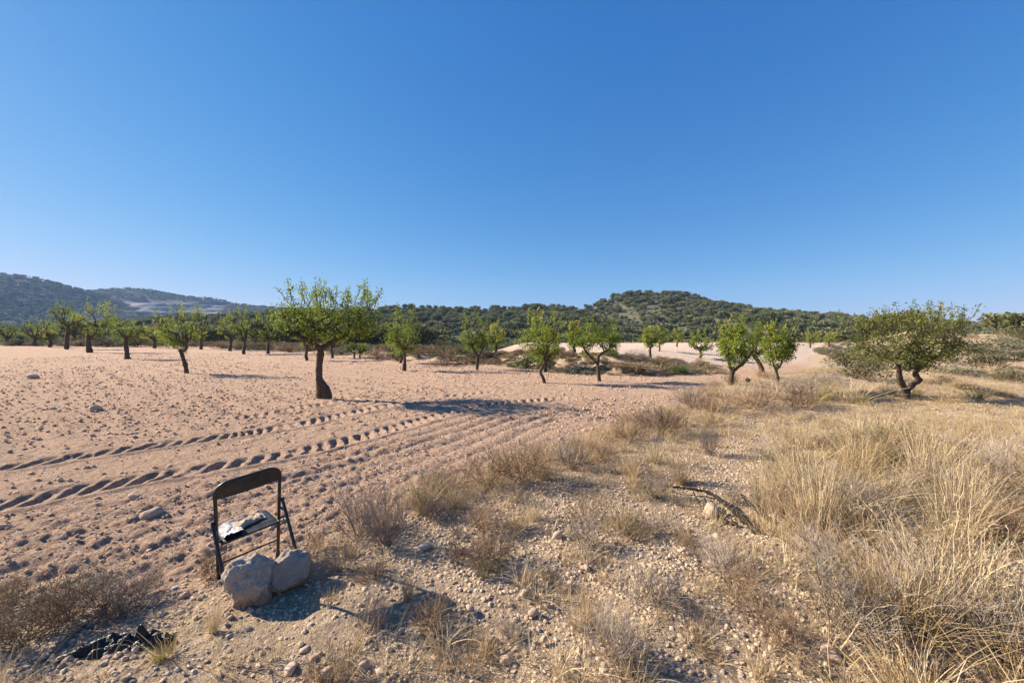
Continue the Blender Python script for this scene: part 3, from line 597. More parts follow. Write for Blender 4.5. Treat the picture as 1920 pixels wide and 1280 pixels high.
def tuft(seed, mat_, n=130, fan=.5, wid=.0035, droop=.35, heads=0.0, base=.07):
    g = np.random.default_rng(seed); mb = MB(); a = g.uniform(0, 6.28, n); rad = base * np.sqrt(g.random(n)); S = np.stack([rad * np.cos(a), rad * np.sin(a), np.full(n, -.03)], 1)
    out = fan * np.abs(g.normal(0, .55, n)); a2 = a + g.normal(0, .6, n); L = g.uniform(.35, 1.05, n); t = np.linspace(0, 1, 6)[None, :]
    r = out[:, None] * L[:, None] * (t + droop * t ** 3); z = L[:, None] * (t - .35 * (out * droop)[:, None] * t ** 3)
    P = np.stack([S[:, :1] + r * np.cos(a2)[:, None], S[:, 1:2] + r * np.sin(a2)[:, None], S[:, 2:] + z], -1); P[:, 1:] += g.normal(0, .008, (n, 5, 3))
    wd = wid * g.uniform(.6, 1.3, n)[:, None] * np.array([1, 1, .9, .75, .55, .25])[None]; tn = np.clip(g.normal(.55, .22, n), 0, 1); strands(mb, P, wd, 2, tn, g)
    h = np.where(g.random(n) < heads)[0]
    if len(h):                                                        # feathery seed heads
        m_ = 7; s = np.repeat(h, m_); f = g.uniform(.72, 1, len(s))[:, None]; c = P[s, 4] * (1 - (f - .72) / .28) + P[s, 5] * (f - .72) / .28
        leaves(mb, c, unit(P[s, 5] - P[s, 4]) + g.normal(size=(len(s), 3)) * .5, g.uniform(.02, .045, len(s)), g.uniform(.002, .0045, len(s)), np.clip(tn[s] + .15, 0, 1), g)
    return mb.mesh('blades', mat_)
P_TWIG = [twig_bush(600 + i, M['twig_grey']) for i in range(3)]
P_BROWN = [twig_bush(610 + i, M['twig_brown'], leafy=350, leafmat=M['shrub_brown']) for i in range(3)]
P_OLIVE = [twig_bush(620 + i, M['twig_brown'], leafy=1500, leafmat=M['olive']) for i in range(2)]
P_GREYG = [twig_bush(630 + i, M['twig_grey'], leafy=900, leafmat=M['shrub_grey']) for i in range(2)]
P_GREEN = [twig_bush(640 + i, M['twig_brown'], leafy=1600, leafmat=M['shrub_green']) for i in range(2)]
P_MGREEN = [mound(650, M['shrub_green'])]; P_MGREY = [mound(660 + i, M['shrub_grey']) for i in range(2)]; P_MBROWN = [mound(670 + i, M['shrub_brown']) for i in range(2)]; P_MOLIVE = [mound(680 + i, M['olive']) for i in range(2)]
P_STRAW = [tuft(700 + i, M['straw'], 200, wid=.0020, heads=.25) for i in range(4)]; P_TALL = [tuft(710 + i, M['straw'], 150, fan=.25, wid=.0020, droop=.5, heads=.5, base=.10) for i in range(4)]
P_SBROWN = [tuft(720 + i, M['straw_brown'], 190, fan=.5, wid=.0020) for i in range(3)]; P_SGREEN = [tuft(730 + i, M['straw_green'], 190, fan=.5, wid=.0022) for i in range(2)]
KIND = {'twig': P_TWIG, 'brown': P_BROWN, 'olive': P_OLIVE, 'greygreen': P_GREYG, 'green': P_GREEN, 'mgreen': P_MGREEN, 'mgrey': P_MGREY, 'mbrown': P_MBROWN, 'molive': P_MOLIVE, 'straw': P_STRAW, 'tall': P_TALL, 'sbrown': P_SBROWN, 'sgreen': P_SGREEN}
GRASS = ('straw', 'tall', 'sbrown', 'sgreen')
g = np.random.default_rng(77)
def plant(kind, pos, wd, ht, label, group, nm=None):
    p = KIND[kind][g.integers(0, len(KIND[kind]))]; rot = (g.normal(0, .06), g.normal(0, .06), g.uniform(0, 6.28))
    if kind in GRASS:
        o = O(nm or 'grass_tuft', p, loc=pos, label=label, cat='grass tuft', group=group); o.rotation_euler = rot; o.scale = (wd / .62, wd / .62, ht); return o
    e = O(nm or 'shrub', None, loc=(pos[0], pos[1], pos[2] - .02), label=label, cat='shrub', group=group); e.rotation_euler = rot; e.scale = (wd, wd * g.uniform(.85, 1.1), ht); e.empty_display_size = .1
    O('stems', p[0], e)
    if p[1]: O('leaves', p[1], e)
    return e
def spot(kind, px, py, wpx, hpx, label, group, nm=None):
    b = hit(px, py); k = b[1] / F; return plant(kind, b, wpx * k, hpx * k, label, group, nm)
VS = 'dry shrubs on the verge'; BS = 'shrubs on the bank behind the field'; RS = 'shrubs on the right-hand slope'; VG = 'dry grass tufts on the verge'
for a in [
 ('twig', 672, 1010, 110, 120, 'large grey leafless bush with bare twigs, right of the folding chair'),
 ('twig', 728, 1022, 110, 128, 'dark grey twiggy bush touching the big bare bush right of the chair'),
 ('olive', 45, 1205, 170, 125, 'dark olive bush at the bottom left, behind the black plastic bag'),
 ('olive', 130, 1165, 150, 105, 'dry olive-brown bush behind the left end of the black bag'),
 ('greygreen', 205, 1150, 150, 105, 'grey dry bush behind the right end of the black bag'),
 ('twig', 262, 1128, 90, 72, 'low grey twiggy bush between the black bag and the chair'),
 ('olive', 2, 1150, 70, 95, 'dark leafy bush cut by the left edge of the picture'),
 ('brown', 396, 1086, 60, 62, 'thin brown bush behind the left chair leg'),
 ('greygreen', 642, 1068, 72, 72, 'small grey bush standing in the shadow of the boulders'),
 ('brown', 700, 1085, 70, 45, 'low brown bush below the big bare bush'),
 ('brown', 838, 932, 110, 62, 'brown bush on the verge edge, right of the big bare bush'),
 ('olive', 800, 962, 80, 72, 'dull green thin bush beside the big bare bush'),
 ('brown', 915, 912, 100, 72, 'brown bush on the verge edge left of the dark hollow'),
 ('brown', 985, 905, 120, 92, 'tall dense brown bush shading a round stone'),
 ('twig', 1070, 880, 80, 72, 'dark grey twiggy bush right of the shaded round stone'),
 ('brown', 935, 1050, 80, 72, 'thin brown bush in the middle of the stony verge'),
 ('green', 908, 1082, 42, 46, 'small green bush among stones in the middle of the verge'),
 ('greygreen', 1098, 1025, 75, 82, 'grey-green bush left of the fallen black branch'),
 ('greygreen', 1030, 1090, 40, 36, 'tiny grey dome-shaped bush among the stones'),
 ('twig', 1120, 1058, 50, 30, 'low tangle of dark twigs beside the grey-green bush'),
 ('twig', 1140, 1232, 130, 125, 'big grey twig tangle at the bottom right of centre'),
 ('twig', 688, 1186, 70, 92, 'small grey bush at the bottom, below the boulders to the right'),
 ('brown', 812, 1165, 80, 62, 'low brown bush at the bottom centre of the verge'),
 ('twig', 945, 1185, 70, 40, 'flat grey twig clump among stones at the bottom centre'),
 ('twig', 1225, 1140, 130, 100, 'grey twiggy bush at the left edge of the tall grass'),
 ('twig', 1235, 1000, 100, 55, 'low grey bush in front of the fallen black branch'),
 ('olive', 1188, 1012, 60, 55, 'small dull green bush below the fallen black branch'),
 ('greygreen', 1232, 930, 70, 50, 'grey-green bush at the tip of the fallen branch'),
 ('greygreen', 1335, 855, 36, 72, 'narrow grey upright bush behind the fallen branch'),
 ('greygreen', 1375, 945, 34, 36, 'little pale green plant in the crook of the fallen branch'),
 ('twig', 1445, 860, 60, 40, 'pale grey twig clump amid the grass behind the branch'),
 ('twig', 1418, 955, 36, 62, 'slim bare twig bush standing over the fallen branch'),
 ('green', 1640, 862, 130, 70, 'green bush half covered by tall grass at the right'),
 ('green', 1700, 850, 110, 60, 'green bush behind the tall grass, right of a similar one'),
 ('twig', 1300, 766, 70, 55, 'bluish grey bare bush on the grassy crest beside the track'),
 ('brown', 1420, 768, 110, 52, 'brown bush on the grassy crest below the forked almond tree'),
 ('brown', 1490, 764, 90, 50, 'brown bush on the crest, left of the yellow-green tuft'),
 ('brown', 1355, 775, 90, 48, 'brown bush on the crest right of the bluish bare bush'),
 ('brown', 1240, 815, 90, 58, 'brown bush beside the pale rounded stone'),
 ('brown', 1180, 830, 80, 52, 'brown bush on the verge edge left of the pale rounded stone'),
 ('twig', 1215, 800, 60, 45, 'grey twiggy bush on the verge edge near the pale rounded stone'),
 ('brown', 1120, 862, 90, 58, 'brown bush on the verge edge left of centre'),
 ('twig', 1895, 920, 120, 120, 'pale grey bush in the tall grass at the right edge'),
 ('brown', 1860, 1020, 110, 90, 'dark brown bush in the tall grass at the right edge'),
 ('twig', 1545, 1075, 140, 110, 'grey twiggy bush buried in the tall grass'),
 ('twig', 1350, 1075, 120, 85, 'grey bush at the near side of the fallen branch'),
 ('greygreen', 1730, 1080, 130, 90, 'dark grey-green bush deep in the tall grass'),
 ('brown', 1460, 1210, 120, 80, 'brown bush at the bottom of the tall grass'),
 ('brown', 1100, 975, 70, 62, 'thin brown bush on the stones left of the branch'),
 ('brown', 855, 1048, 46, 52, 'dark little bush on the stones below the verge edge'),
]: spot(*a, VS)
for a in [
 ('mgreen', 985, 691, 66, 34, 'bright green shrub at the foot of the bank behind the zigzag tree'),
 ('mgrey', 1020, 692, 60, 26, 'dark grey shrub right of the bright green one on the bank'),
 ('mgreen', 1272, 702, 46, 24, 'bright green low shrub at the right end of the bank'),
 ('mbrown', 1312, 688, 36, 22, 'round brown shrub on top of the bank right end'),
 ('mbrown', 712, 674, 62, 24, 'rounded brown shrub at the field edge behind the big tree'),
 ('molive', 748, 676, 50, 20, 'olive shrub beside the rounded brown one at the field edge'),
 ('mbrown', 850, 684, 120, 16, 'long low brown shrub along the field edge'),
 ('mgrey', 1085, 700, 80, 18, 'grey shrub at the foot of the bank under the long-limbed tree'),
 ('mgrey', 905, 672, 70, 28, 'grey shrub on the bank behind the Y-forked tree'),
 ('molive', 830, 660, 80, 30, 'olive shrub on the mound left of the Y-forked tree'),
 ('molive', 775, 664, 70, 26, 'olive shrub on the mound behind the thick-footed tree'),
 ('mbrown', 868, 652, 50, 24, 'pale brown shrub on top of the mound'),
 ('mbrown', 1200, 692, 90, 18, 'brown shrub covering the bank right of the long-limbed tree'),
 ('mbrown', 1155, 690, 60, 16, 'brown shrub on the bank behind the long-limbed tree'),
 ('mbrown', 960, 672, 60, 14, 'brown shrub on the upper edge of the bank behind the zigzag tree'),
 ('mgrey', 1300, 700, 60, 16, 'grey low shrub beside the bright green one at the bank end'),
 ('mbrown', 1335, 700, 60, 22, 'straw-brown shrub at the right end of the bank'),
 ('mgrey', 640, 664, 60, 18, 'grey shrub at the field edge right of the big tree trunk'),
 ('mbrown', 545, 660, 60, 20, 'brown shrub at the field edge left of the big tree trunk'),
 ('mgrey', 480, 656, 60, 20, 'grey shrub at the field edge by the close pair of trees'),
 ('mbrown', 420, 653, 60, 18, 'brown shrub at the field edge left of the close pair of trees'),
 ('molive', 330, 651, 80, 22, 'olive shrub at the field edge behind the slanting tree'),
 ('molive', 260, 650, 80, 22, 'olive shrub at the far field edge left of the slanting tree'),
 ('molive', 200, 650, 60, 24, 'olive shrub at the far field edge by the stub-limbed tree'),
 ('mbrown', 150, 649, 60, 18, 'brown shrub at the far field edge between two tall trunks'),
 ('molive', 45, 648, 70, 16, 'olive shrub at the far left field edge'),
 ('mgrey', 115, 648, 50, 16, 'grey shrub at the far left field edge by a dark trunk'),
]: spot(*a, BS)
for a in [
 ('mgrey', 1560, 672, 60, 30, 'grey shrub at the top of the shrub row beside the pale terrace'),
 ('mgrey', 1545, 664, 40, 22, 'small grey shrub jutting onto the pale terrace'),
 ('molive', 1590, 692, 90, 48, 'large olive shrub in the row beside the pale terrace'),
 ('molive', 1622, 712, 90, 60, 'big dark olive shrub nearest in the row by the pale terrace'),
 ('mgrey', 1605, 668, 70, 32, 'grey shrub behind the large olive one beside the terrace'),
 ('molive', 1650, 690, 80, 45, 'olive shrub behind the broad dark almond tree'),
 ('mgrey', 1790, 700, 70, 26, 'grey-green shrub low on the slope right of the broad almond tree'),
 ('molive', 1850, 690, 90, 36, 'olive shrub on the bare slope at the right'),
 ('mgrey', 1900, 676, 90, 40, 'grey shrub on the slope at the right edge'),
 ('molive', 1900, 718, 80, 34, 'olive shrub lower on the slope at the right edge'),
 ('mgrey', 1850, 660, 90, 34, 'grey shrub high on the slope at the right'),
 ('mgrey', 1895, 652, 80, 30, 'grey shrub at the skyline of the right-hand slope'),
 ('molive', 1830, 668, 60, 28, 'olive shrub high on the slope next to the almond crown'),
 ('molive', 1915, 640, 70, 30, 'olive shrub on the skyline at the right edge'),
 ('mbrown', 1760, 718, 60, 18, 'brown shrub on the pale soil right of the V-forked trunk'),
 ('mbrown', 1820, 730, 70, 18, 'brown low shrub on the pale soil at the right'),
 ('mgrey', 1860, 742, 70, 20, 'grey low shrub among yellow grass at the right'),
]: spot(*a, RS)
for a in [
 ('straw', 968, 992, 90, 55, 'short bright yellow grass tuft in the middle of the verge'),
 ('straw', 1000, 975, 60, 42, 'small yellow grass tuft behind the bright one mid verge'),
 ('straw', 765, 1125, 56, 92, 'upright straw tuft with long thin stalks right of the boulders'),
 ('straw', 845, 955, 60, 60, 'straw tuft on the verge edge beside a dull green bush'),
 ('straw', 1020, 900, 70, 82, 'straw tuft leaning over the shaded hollow'),
 ('straw', 1275, 905, 80, 92, 'tall brownish straw tuft left of the narrow grey bush'),
 ('straw', 1230, 870, 80, 62, 'straw tuft behind the tip of the fallen branch'),
 ('straw', 1180, 890, 70, 60, 'straw tuft left of the tall brownish one'),
 ('sbrown', 1330, 800, 90, 55, 'brownish grass tuft behind the pale rounded stone'),
 ('sgreen', 1548, 752, 44, 40, 'yellow-green upright grass tuft on the crest'),
 ('straw', 1592, 756, 110, 55, 'wide pale yellow grass tuft at the foot of the olive shrub'),
 ('sgreen', 1618, 760, 50, 26, 'low yellow-green tuft beside the wide pale one'),
 ('straw', 1668, 738, 70, 30, 'pale yellow grass tuft left of the V-forked trunk'),
 ('sgreen', 1718, 744, 40, 30, 'yellow-green tuft right of the V-forked trunk'),
 ('sbrown', 1770, 756, 80, 26, 'brown tuft right of the broad almond tree'),
 ('sgreen', 1830, 750, 70, 30, 'yellow-green tuft on the right-hand slope foot'),
 ('sgreen', 1470, 905, 70, 60, 'yellow-green tuft at the left front of the tall grass'),
 ('sgreen', 1620, 890, 90, 60, 'greenish tuft in front of the green bush in the grass'),
 ('straw', 1395, 755, 80, 42, 'straw tuft at the foot of the leaning dried stalk'),
 ('straw', 1450, 748, 70, 36, 'straw tuft on the crest below the slender tree'),
 ('straw', 1520, 756, 60, 36, 'straw tuft on the crest left of the yellow-green one'),
 ('sbrown', 620, 1130, 60, 30, 'low brown grass tuft right of the boulders'),
 ('sgreen', 300, 1240, 60, 36, 'low orange-green tuft right of the black bag'),
 ('straw', 400, 1180, 60, 62, 'thin dry tuft left below the boulders'),
]: spot(*a, VG)

# tall grass standing at the right: each clump a thing, the undergrowth one mass
def field_pts(n, x0, x1, y0, y1, fn, seed):
    q = np.random.default_rng(seed); x = q.uniform(x0, x1, n); y = q.uniform(y0, y1, n); keep = fn(x, y, q); return x[keep], y[keep], q
def stand(x, y): return sm(0, .55, x - .28 - .54 * y + .22 * fbm(x * .9, y * .9, 333, 2)) * (1 - sm(4.6, 6.6, y + .8 * fbm(x * .5, y * .5, 335, 2))) * sm(-.75, .1, fbm(x * 1.1, y * 1.1, 334, 2))
x, y, q = field_pts(700, .8, 9.2, 1.75, 7.2, lambda x, y, q: (q.random(len(x)) < stand(x, y)) & (np.abs(x) < y * 1.42 + .5) & (-linedist(x, y, VERGE)[0] > 1.2), 5)
for i in range(min(70, len(x))):
    ht = q.uniform(.40, .88) * (.75 if x[i] < 1.7 else 1); kd = q.choice(['tall', 'tall', 'straw', 'sbrown', 'sbrown'])
    zone = 0 if y[i] < 3 else (1 if y[i] < 5 else 2)
    plant(kd, (x[i], y[i], gz(x[i], y[i])), q.uniform(.45, .75), ht * (.7 if kd != 'tall' else 1), {'tall': 'tall feathery ', 'straw': 'straw-yellow ', 'sbrown': 'short brown '}[kd] + ['grass clump nearest the camera', 'grass clump amid the tall stand', 'grass clump at the back of the stand'][zone] + (', towards the fallen branch' if x[i] / y[i] < .62 else (', in its middle' if x[i] / y[i] < .95 else ', towards the right edge')), ['near clumps of the tall grass', 'middle clumps of the tall grass', 'back clumps of the tall grass'][zone])
# small dry bushes: along the edge of the verge, over the stony ground and inside the tall grass
q = np.random.default_rng(404); ne = 0
for i in np.argsort(q.random(len(VERGE))):
    p = VERGE[i]
    if not (3.3 < p[1] < 13 and -2 < p[0] < 8) or ne >= 44: continue
    ne += 1; t_ = VERGE[min(i + 1, len(VERGE) - 1)] - p; t_ = t_ / np.linalg.norm(t_); o_ = q.uniform(.15, .75); X_, Y_ = p[0] + t_[1] * o_, p[1] - t_[0] * o_; kd = q.choice(['brown', 'brown', 'twig', 'sbrown', 'straw', 'straw']); h_ = q.uniform(.20, .42)
    far_ = 'beside the chair' if Y_ < 4.2 else ('by the dense brown bush' if Y_ < 6.5 else ('by the rounded stone' if Y_ < 9.5 else 'on the crest'))
    plant(kd, (X_, Y_, gz(X_, Y_)), q.uniform(.3, .6), h_, {'brown': 'small brown bush', 'twig': 'small grey twiggy bush', 'sbrown': 'brown grass tuft', 'straw': 'straw grass tuft'}[kd] + ' at the verge edge ' + far_, 'plants along the edge of the verge')
ns = 0
while ns < 62:
    Y_ = q.uniform(1.9, 7.5); X_ = q.uniform(-.62, 1.3) * Y_; sv_ = -linedist(X_, Y_, VERGE)[0][0]
    if sv_ < .45 or (abs(X_ - 2.1) < .55 and abs(Y_ - 4.2) < .3): continue
    in_ = stand(np.array([X_]), np.array([Y_]))[0] > .4
    if not in_ and ns % 5 == 0: continue
    ns += 1; kd = q.choice(['brown', 'twig', 'sbrown', 'greygreen'] if in_ else ['brown', 'twig', 'brown', 'sbrown', 'straw']); h_ = q.uniform(.25, .5) if in_ else q.uniform(.08, .26)
    wh_ = 'inside the tall grass' if in_ else 'on the stony verge'; px_s = 960 + F * X_ / Y_
    side = 'at the left' if px_s < 620 else ('left of the middle' if px_s < 860 else ('in the middle' if px_s < 1100 else ('right of the middle' if px_s < 1400 else ('at the right' if px_s < 1680 else 'at the far right')))); dp_ = 'nearest the camera' if Y_ < 2.7 else ('mid-way' if Y_ < 4.2 else 'farther back')
    plant(kd, (X_, Y_, gz(X_, Y_)), h_ * q.uniform(1.0, 1.7), h_, {'brown': 'brown dry bush', 'twig': 'grey leafless bush', 'sbrown': 'brown grass tuft', 'straw': 'straw grass tuft', 'greygreen': 'grey-green bush'}[kd] + ' %s, %s, %s' % (wh_, side, dp_), 'small plants ' + wh_)
low = [tuft(740 + i, M[k], 40, fan=.9, wid=.006, base=.16) for i, k in enumerate(('straw', 'straw_brown', 'straw', 'straw_brown'))]
def lowd(x, y, q):
    sv = -linedist(x, y, VERGE)[0]; d = np.clip(.15 + .8 * fbm(x * .7, y * .7, 350, 3), .03, 1) * sm(.2, 1.2, sv)
    d = np.maximum(d, .95 * stand(x, y)); d = d + 1.1 * np.exp(-((sv - .6) / .45) ** 2) * sm(3.2, 4.0, y); d = d + .8 * sm(4.2, 6.5, y) * sm(0, .6, sv) * np.clip(.7 + .5 * fbm(x * .6, y * .6, 352, 2), .25, 1)
    far = np.clip(4.0 / np.hypot(x, y), .28, 1) * (1 - .9 * np.exp(-((x - 2.15) / .75) ** 2 - ((y - 4.15) / .5) ** 2))
    return (q.random(len(x)) < d * far) & (np.abs(x) < y * 1.45 + .8)
x, y, q = field_pts(42000, -5, 22, 1.3, 18, lowd, 6); z, wl, sv, se = macro(x, y); h = q.uniform(.07, .22, len(x)) * (1 + .8 * stand(x, y)) * np.where(y > 8, .85, 1)
wv = h * q.uniform(.9, 1.6, len(x)); scatter('dry_grass', np.stack([x, y, z], 1), np.stack([wv, wv, h], 1), rz(len(x), q, .15), q.integers(0, 4, len(x)), low, 'low dry grass and straw litter spread over the verge', 'grass')
x, y, q = field_pts(2600, 10, 60, 12, 55, lambda x, y, q: (-linedist(x, y, VERGE)[0] > .8) & (q.random(len(x)) < .15 + .5 * (fbm(x * .3, y * .3, 351, 2) > .1)), 8)
z = macro(x, y)[0]; h = q.uniform(.2, .55, len(x)); wv = h * q.uniform(1, 2, len(x)); mm = [p[1] for p in P_MGREY + P_MBROWN] + [low[0], low[1]]
scatter('slope_scrub', np.stack([x, y, z], 1), np.stack([wv, wv, h], 1), rz(len(x), q), q.integers(0, len(mm), len(x)), mm, 'low grey scrub and dry grass patches on the right-hand slope', 'scrub')
def bankd(x, y, q):
    se = linedist(x, y, EDGE)[0]; sv = linedist(x, y, VERGE)[0]; return (se > .3) & (sv > .5) & (se < np.where(x > -3, 3.2, 16)) & (x < 9.5) & (q.random(len(x)) < np.where(x > -3, .8, .6))
x, y, q = field_pts(9000, -75, 10, 15, 70, bankd, 9); z = macro(x, y)[0]; h = q.uniform(.15, .6, len(x)) * np.where(x < -3, 1.5, 1); wv = h * q.uniform(1, 2, len(x)); mm = [p[1] for p in P_MGREY + P_MBROWN + P_MOLIVE] + [low[0], low[1]]
scatter('bank_scrub', np.stack([x, y, z], 1), np.stack([wv, wv, h], 1), rz(len(x), q), q.integers(0, len(mm), len(x)), mm, 'low scrub and dry grass covering the bank behind the ploughed field', 'scrub')
x, y, q = field_pts(3600, -4, 9.5, 15.5, 26, lambda x, y, q: (lambda se: (se > .1) & (se < 3.0))(linedist(x, y, EDGE)[0]), 19); z = macro(x, y)[0]; h = q.uniform(.06, .20, len(x)); wv = h * q.uniform(1.4, 2.8, len(x)); mm = [p[1] for p in P_MBROWN + P_MGREY + P_MBROWN] + [low[1], low[0]]
scatter('bank_grass', np.stack([x, y, z], 1), np.stack([wv, wv, h], 1), rz(len(x), q), q.integers(0, len(mm), len(x)), mm, 'dry brown grass and dwarf scrub on the face of the bank', 'grass')
for i, (px, py, dd, hh_) in enumerate(((1868, 640, 46, 2.6), (1905, 640, 42, 2.9), (1885, 642, 60, 3.2))):
    X_ = (px - 960) / F * dd; tk, cr = PINES[i]; e = O('pine_tree', None, loc=(X_, dd, gz(X_, dd) - .1), label=['low rounded pine on the skyline of the right-hand slope', 'pine at the right edge, on the skyline of the slope', 'pine behind two others on the right-hand skyline'][i], cat='pine tree'); e.scale = (hh_ * 1.5, hh_ * 1.5, hh_); e.rotation_euler = (0, 0, i * 2.1); O('trunk', tk, e); O('crown', cr, e)

# ---------------------------------------------------------------- stones
import bmesh
def rock(seed, sub=2, squash=(1, .8, .6), rough=.22, flat=4, cut=(.28, .42), fine=0.0):
    q = np.random.default_rng(seed); bm = bmesh.new(); bmesh.ops.create_icosphere(bm, subdivisions=sub, radius=.5)
    V = np.array([v.co for v in bm.verts]); D = unit(V)
    for i in range(flat):                                             # broken facets
        nrm = unit(q.normal(size=3)); c = q.uniform(*cut); d = V @ nrm; V = V - np.clip(d - c, 0, 1)[:, None] * nrm * .9
    V = V * (1 + rough * ((fbm(D[:, 0] * 1.6 + 9, D[:, 1] * 1.6, seed, 4) + fbm(D[:, 1] * 1.6 + 3, D[:, 2] * 1.6, seed + 31, 4) + fbm(D[:, 2] * 1.6 - 5, D[:, 0] * 1.6, seed + 57, 4)) * .30))[:, None] * np.array(squash)
    if fine: V = V + D * fine * (fbm(D[:, 0] * 7, D[:, 1] * 7 + 2, seed + 5, 3) + fbm(D[:, 1] * 7, D[:, 2] * 7 + 4, seed + 6, 3))[:, None]
    f = np.array([[v.index for v in p.verts] for p in bm.faces]); bm.free()
    return V, f
def rock_mesh(seed, m_, sub=2, smooth=True, **k):
    V, f = rock(seed, sub, **k); return mesh_np('rock', V, [f], m_, None, smooth)
q = np.random.default_rng(88)
PEB = [rock_mesh(800 + i, M['pebble'], 1, False, squash=(1, q.uniform(.65, .95), q.uniform(.5, .8))) for i in range(6)]
CLD = [rock_mesh(820 + i, M['clod'], 1, True, squash=(1, q.uniform(.7, 1), q.uniform(.5, .8)), rough=.35) for i in range(5)]
def gravel(name, n, x0, x1, y0, y1, fn, s0, s1, protos, label, seed, pw=3.0):
    x, y, q = field_pts(n, x0, x1, y0, y1, fn, seed); z, wl, sv, se = macro(x, y); z = z + detail(x, y, np.full_like(x, .012), wl, sv)
    s = s0 + (s1 - s0) * q.random(len(x)) ** pw; r = q.uniform(-.5, .5, (len(x), 3)); r[:, 2] = q.uniform(0, 6.28, len(x))
    return scatter(name, np.stack([x, y, z + s * q.uniform(-.18, .16, len(x))], 1), np.stack([s, s, s], 1), r, q.integers(0, len(protos), len(x)), protos, label, 'gravel')
inview = lambda x, y: np.abs(x) < y * 1.40 + .5
def vg(x, y, q):
    sv = -linedist(x, y, VERGE)[0]; return inview(x, y) & (q.random(len(x)) < sm(-.3, .6, sv) * (1 - .55 * stand(x, y)) * np.clip(.75 + .6 * fbm(x * .9, y * .9, 360, 2), .4, 1) * np.clip(3.2 / np.hypot(x, y), .1, 1) ** 1.3)
gravel('gravel', 620000, -5.5, 13, 1.2, 14, vg, .007, .046, PEB, 'pale broken gravel strewn over the verge', 21, 2.6)
def fgv(x, y, q):
    sv = linedist(x, y, VERGE)[0]; st = linedist(x, y, TRACK)[0]; on = (np.abs(st) > .32) & (np.abs(st - 1.78) > .32)
    bd = sm(-3.2, -2.4, st) * (1 - sm(-.4, -.2, st)); return inview(x, y) & (sv > -.1) & (on | (q.random(len(x)) < .12)) & (q.random(len(x)) < (.35 + .6 * bd + .3 * fbm(x * .6, y * .6, 361, 2)) * np.clip(4.5 / np.hypot(x, y), .06, 1) ** 1.2)
gravel('soil_clods', 360000, -22, 13, 2, 22, fgv, .009, .048, CLD + PEB[:2], 'loose clods and small stones on the ploughed soil', 22, 4.2)
def fgf(x, y, q):
    sv = linedist(x, y, VERGE)[0]; st = linedist(x, y, TRACK)[0]; se = linedist(x, y, EDGE)[0]; d = np.hypot(x, y)
    return inview(x, y) & (sv > .1) & (se < .5) & (np.abs(st) > .36) & (np.abs(st - 1.78) > .36) & (q.random(len(x)) < (.55 + .5 * fbm(x * .35, y * .35, 363, 3)) * np.clip(9 / d, .1, 1) * sm(4.5, 8, d))
gravel('field_clods', 130000, -34, 20, 4, 34, fgf, .020, .105, CLD + CLD + PEB[:1], 'turned clods and stones all over the ploughed field', 23, 2.6)
STN = [rock_mesh(840 + i, M['stone'], 3, True, squash=(1, q.uniform(.6, .9), q.uniform(.45, .75))) for i in range(6)]
def stone(px, py, wpx, label, group=None, m_=None):
    b = hit(px, py); k = b[1] / F; o = O('stone', STN[q.integers(0, 6)] if m_ is None else m_, loc=(b[0], b[1], b[2] + wpx * k * .16), label=label, cat='stone', group=group)
    s = wpx * k; o.scale = (s, s, s); o.rotation_euler = (q.uniform(-.25, .25), q.uniform(-.25, .25), q.uniform(0, 6.28)); return o
for a in [(1284, 796, 17, 'pale rounded stone on the verge crest beside brown bushes'), (1228, 826, 26, 'flat pale stone half buried below the rounded one'), (1017, 893, 18, 'round reddish stone in the shade of the tall brown bush'),
          (178, 770, 26, 'largest flat pale stone lying in the left of the ploughed field'), (100, 768, 13, 'small pale stone left of the largest flat field stone'), (62, 709, 22, 'pale flat stone beside a green weed in the left field'),
          (285, 968, 34, 'flat pale stone in the cultivated strip left of the chair'), (5, 992, 26, 'tan stone at the left edge of the picture'), (250, 934, 22, 'soil-coloured stone casting a shadow below the tyre track'), (290, 772, 14, 'dark small stone in the field right of the flat pale one'),
          (1560, 1232, 46, 'pale flat stone under the tall grass at the bottom'), (1332, 966, 44, 'pinkish stone beside the fork of the fallen branch'), (590, 1236, 22, 'pale upright stone at the bottom centre-left'), (545, 1258, 30, 'tan rounded stone at the bottom edge left of centre'), (570, 1222, 22, 'pale angular stone at the bottom left of centre'),
          (682, 1252, 24, 'orange-brown stone at the bottom centre'), (715, 1262, 22, 'pale pink stone right of the orange-brown one at the bottom'), (640, 1276, 30, 'white stone cut by the bottom edge'), (610, 1268, 30, 'brown stone at the bottom edge beside the white one'), (920, 1200, 20, 'pale stone by the flat twig clump at the bottom'),
          (948, 1240, 22, 'pale stone at the bottom right of centre'), (1100, 1068, 20, 'pinkish stone beside the low dark twig tangle'), (1060, 1105, 18, 'pale angular stone right of the tiny grey dome bush'), (985, 1112, 18, 'pinkish stone left of the tiny grey dome bush'), (1000, 1150, 20, 'pale stone in the rubble mid verge'), (1045, 1008, 24, 'yellowish stone left of the grey-green bush'),
          (970, 1190, 20, 'brownish stone by the flat twig clump'), (1020, 1200, 16, 'small pale stone in the bare rubble'), (835, 1125, 18, 'pale stone in the shadow patch mid verge'), (880, 1142, 20, 'pinkish stone in the rubble right of the straw tuft'), (795, 1030, 26, 'flat tan stone below the big bare bush'), (1345, 1010, 22, 'pinkish stone just below the fallen branch'), (470, 1240, 18, 'tan stone at the bottom below the boulders'), (345, 1120, 20, 'small stone by the white scrap of litter'), (130, 1240, 24, 'grey stone in the shade beside the black bag'), (175, 1262, 20, 'small stone at the bottom below the black bag')]: stone(*a)
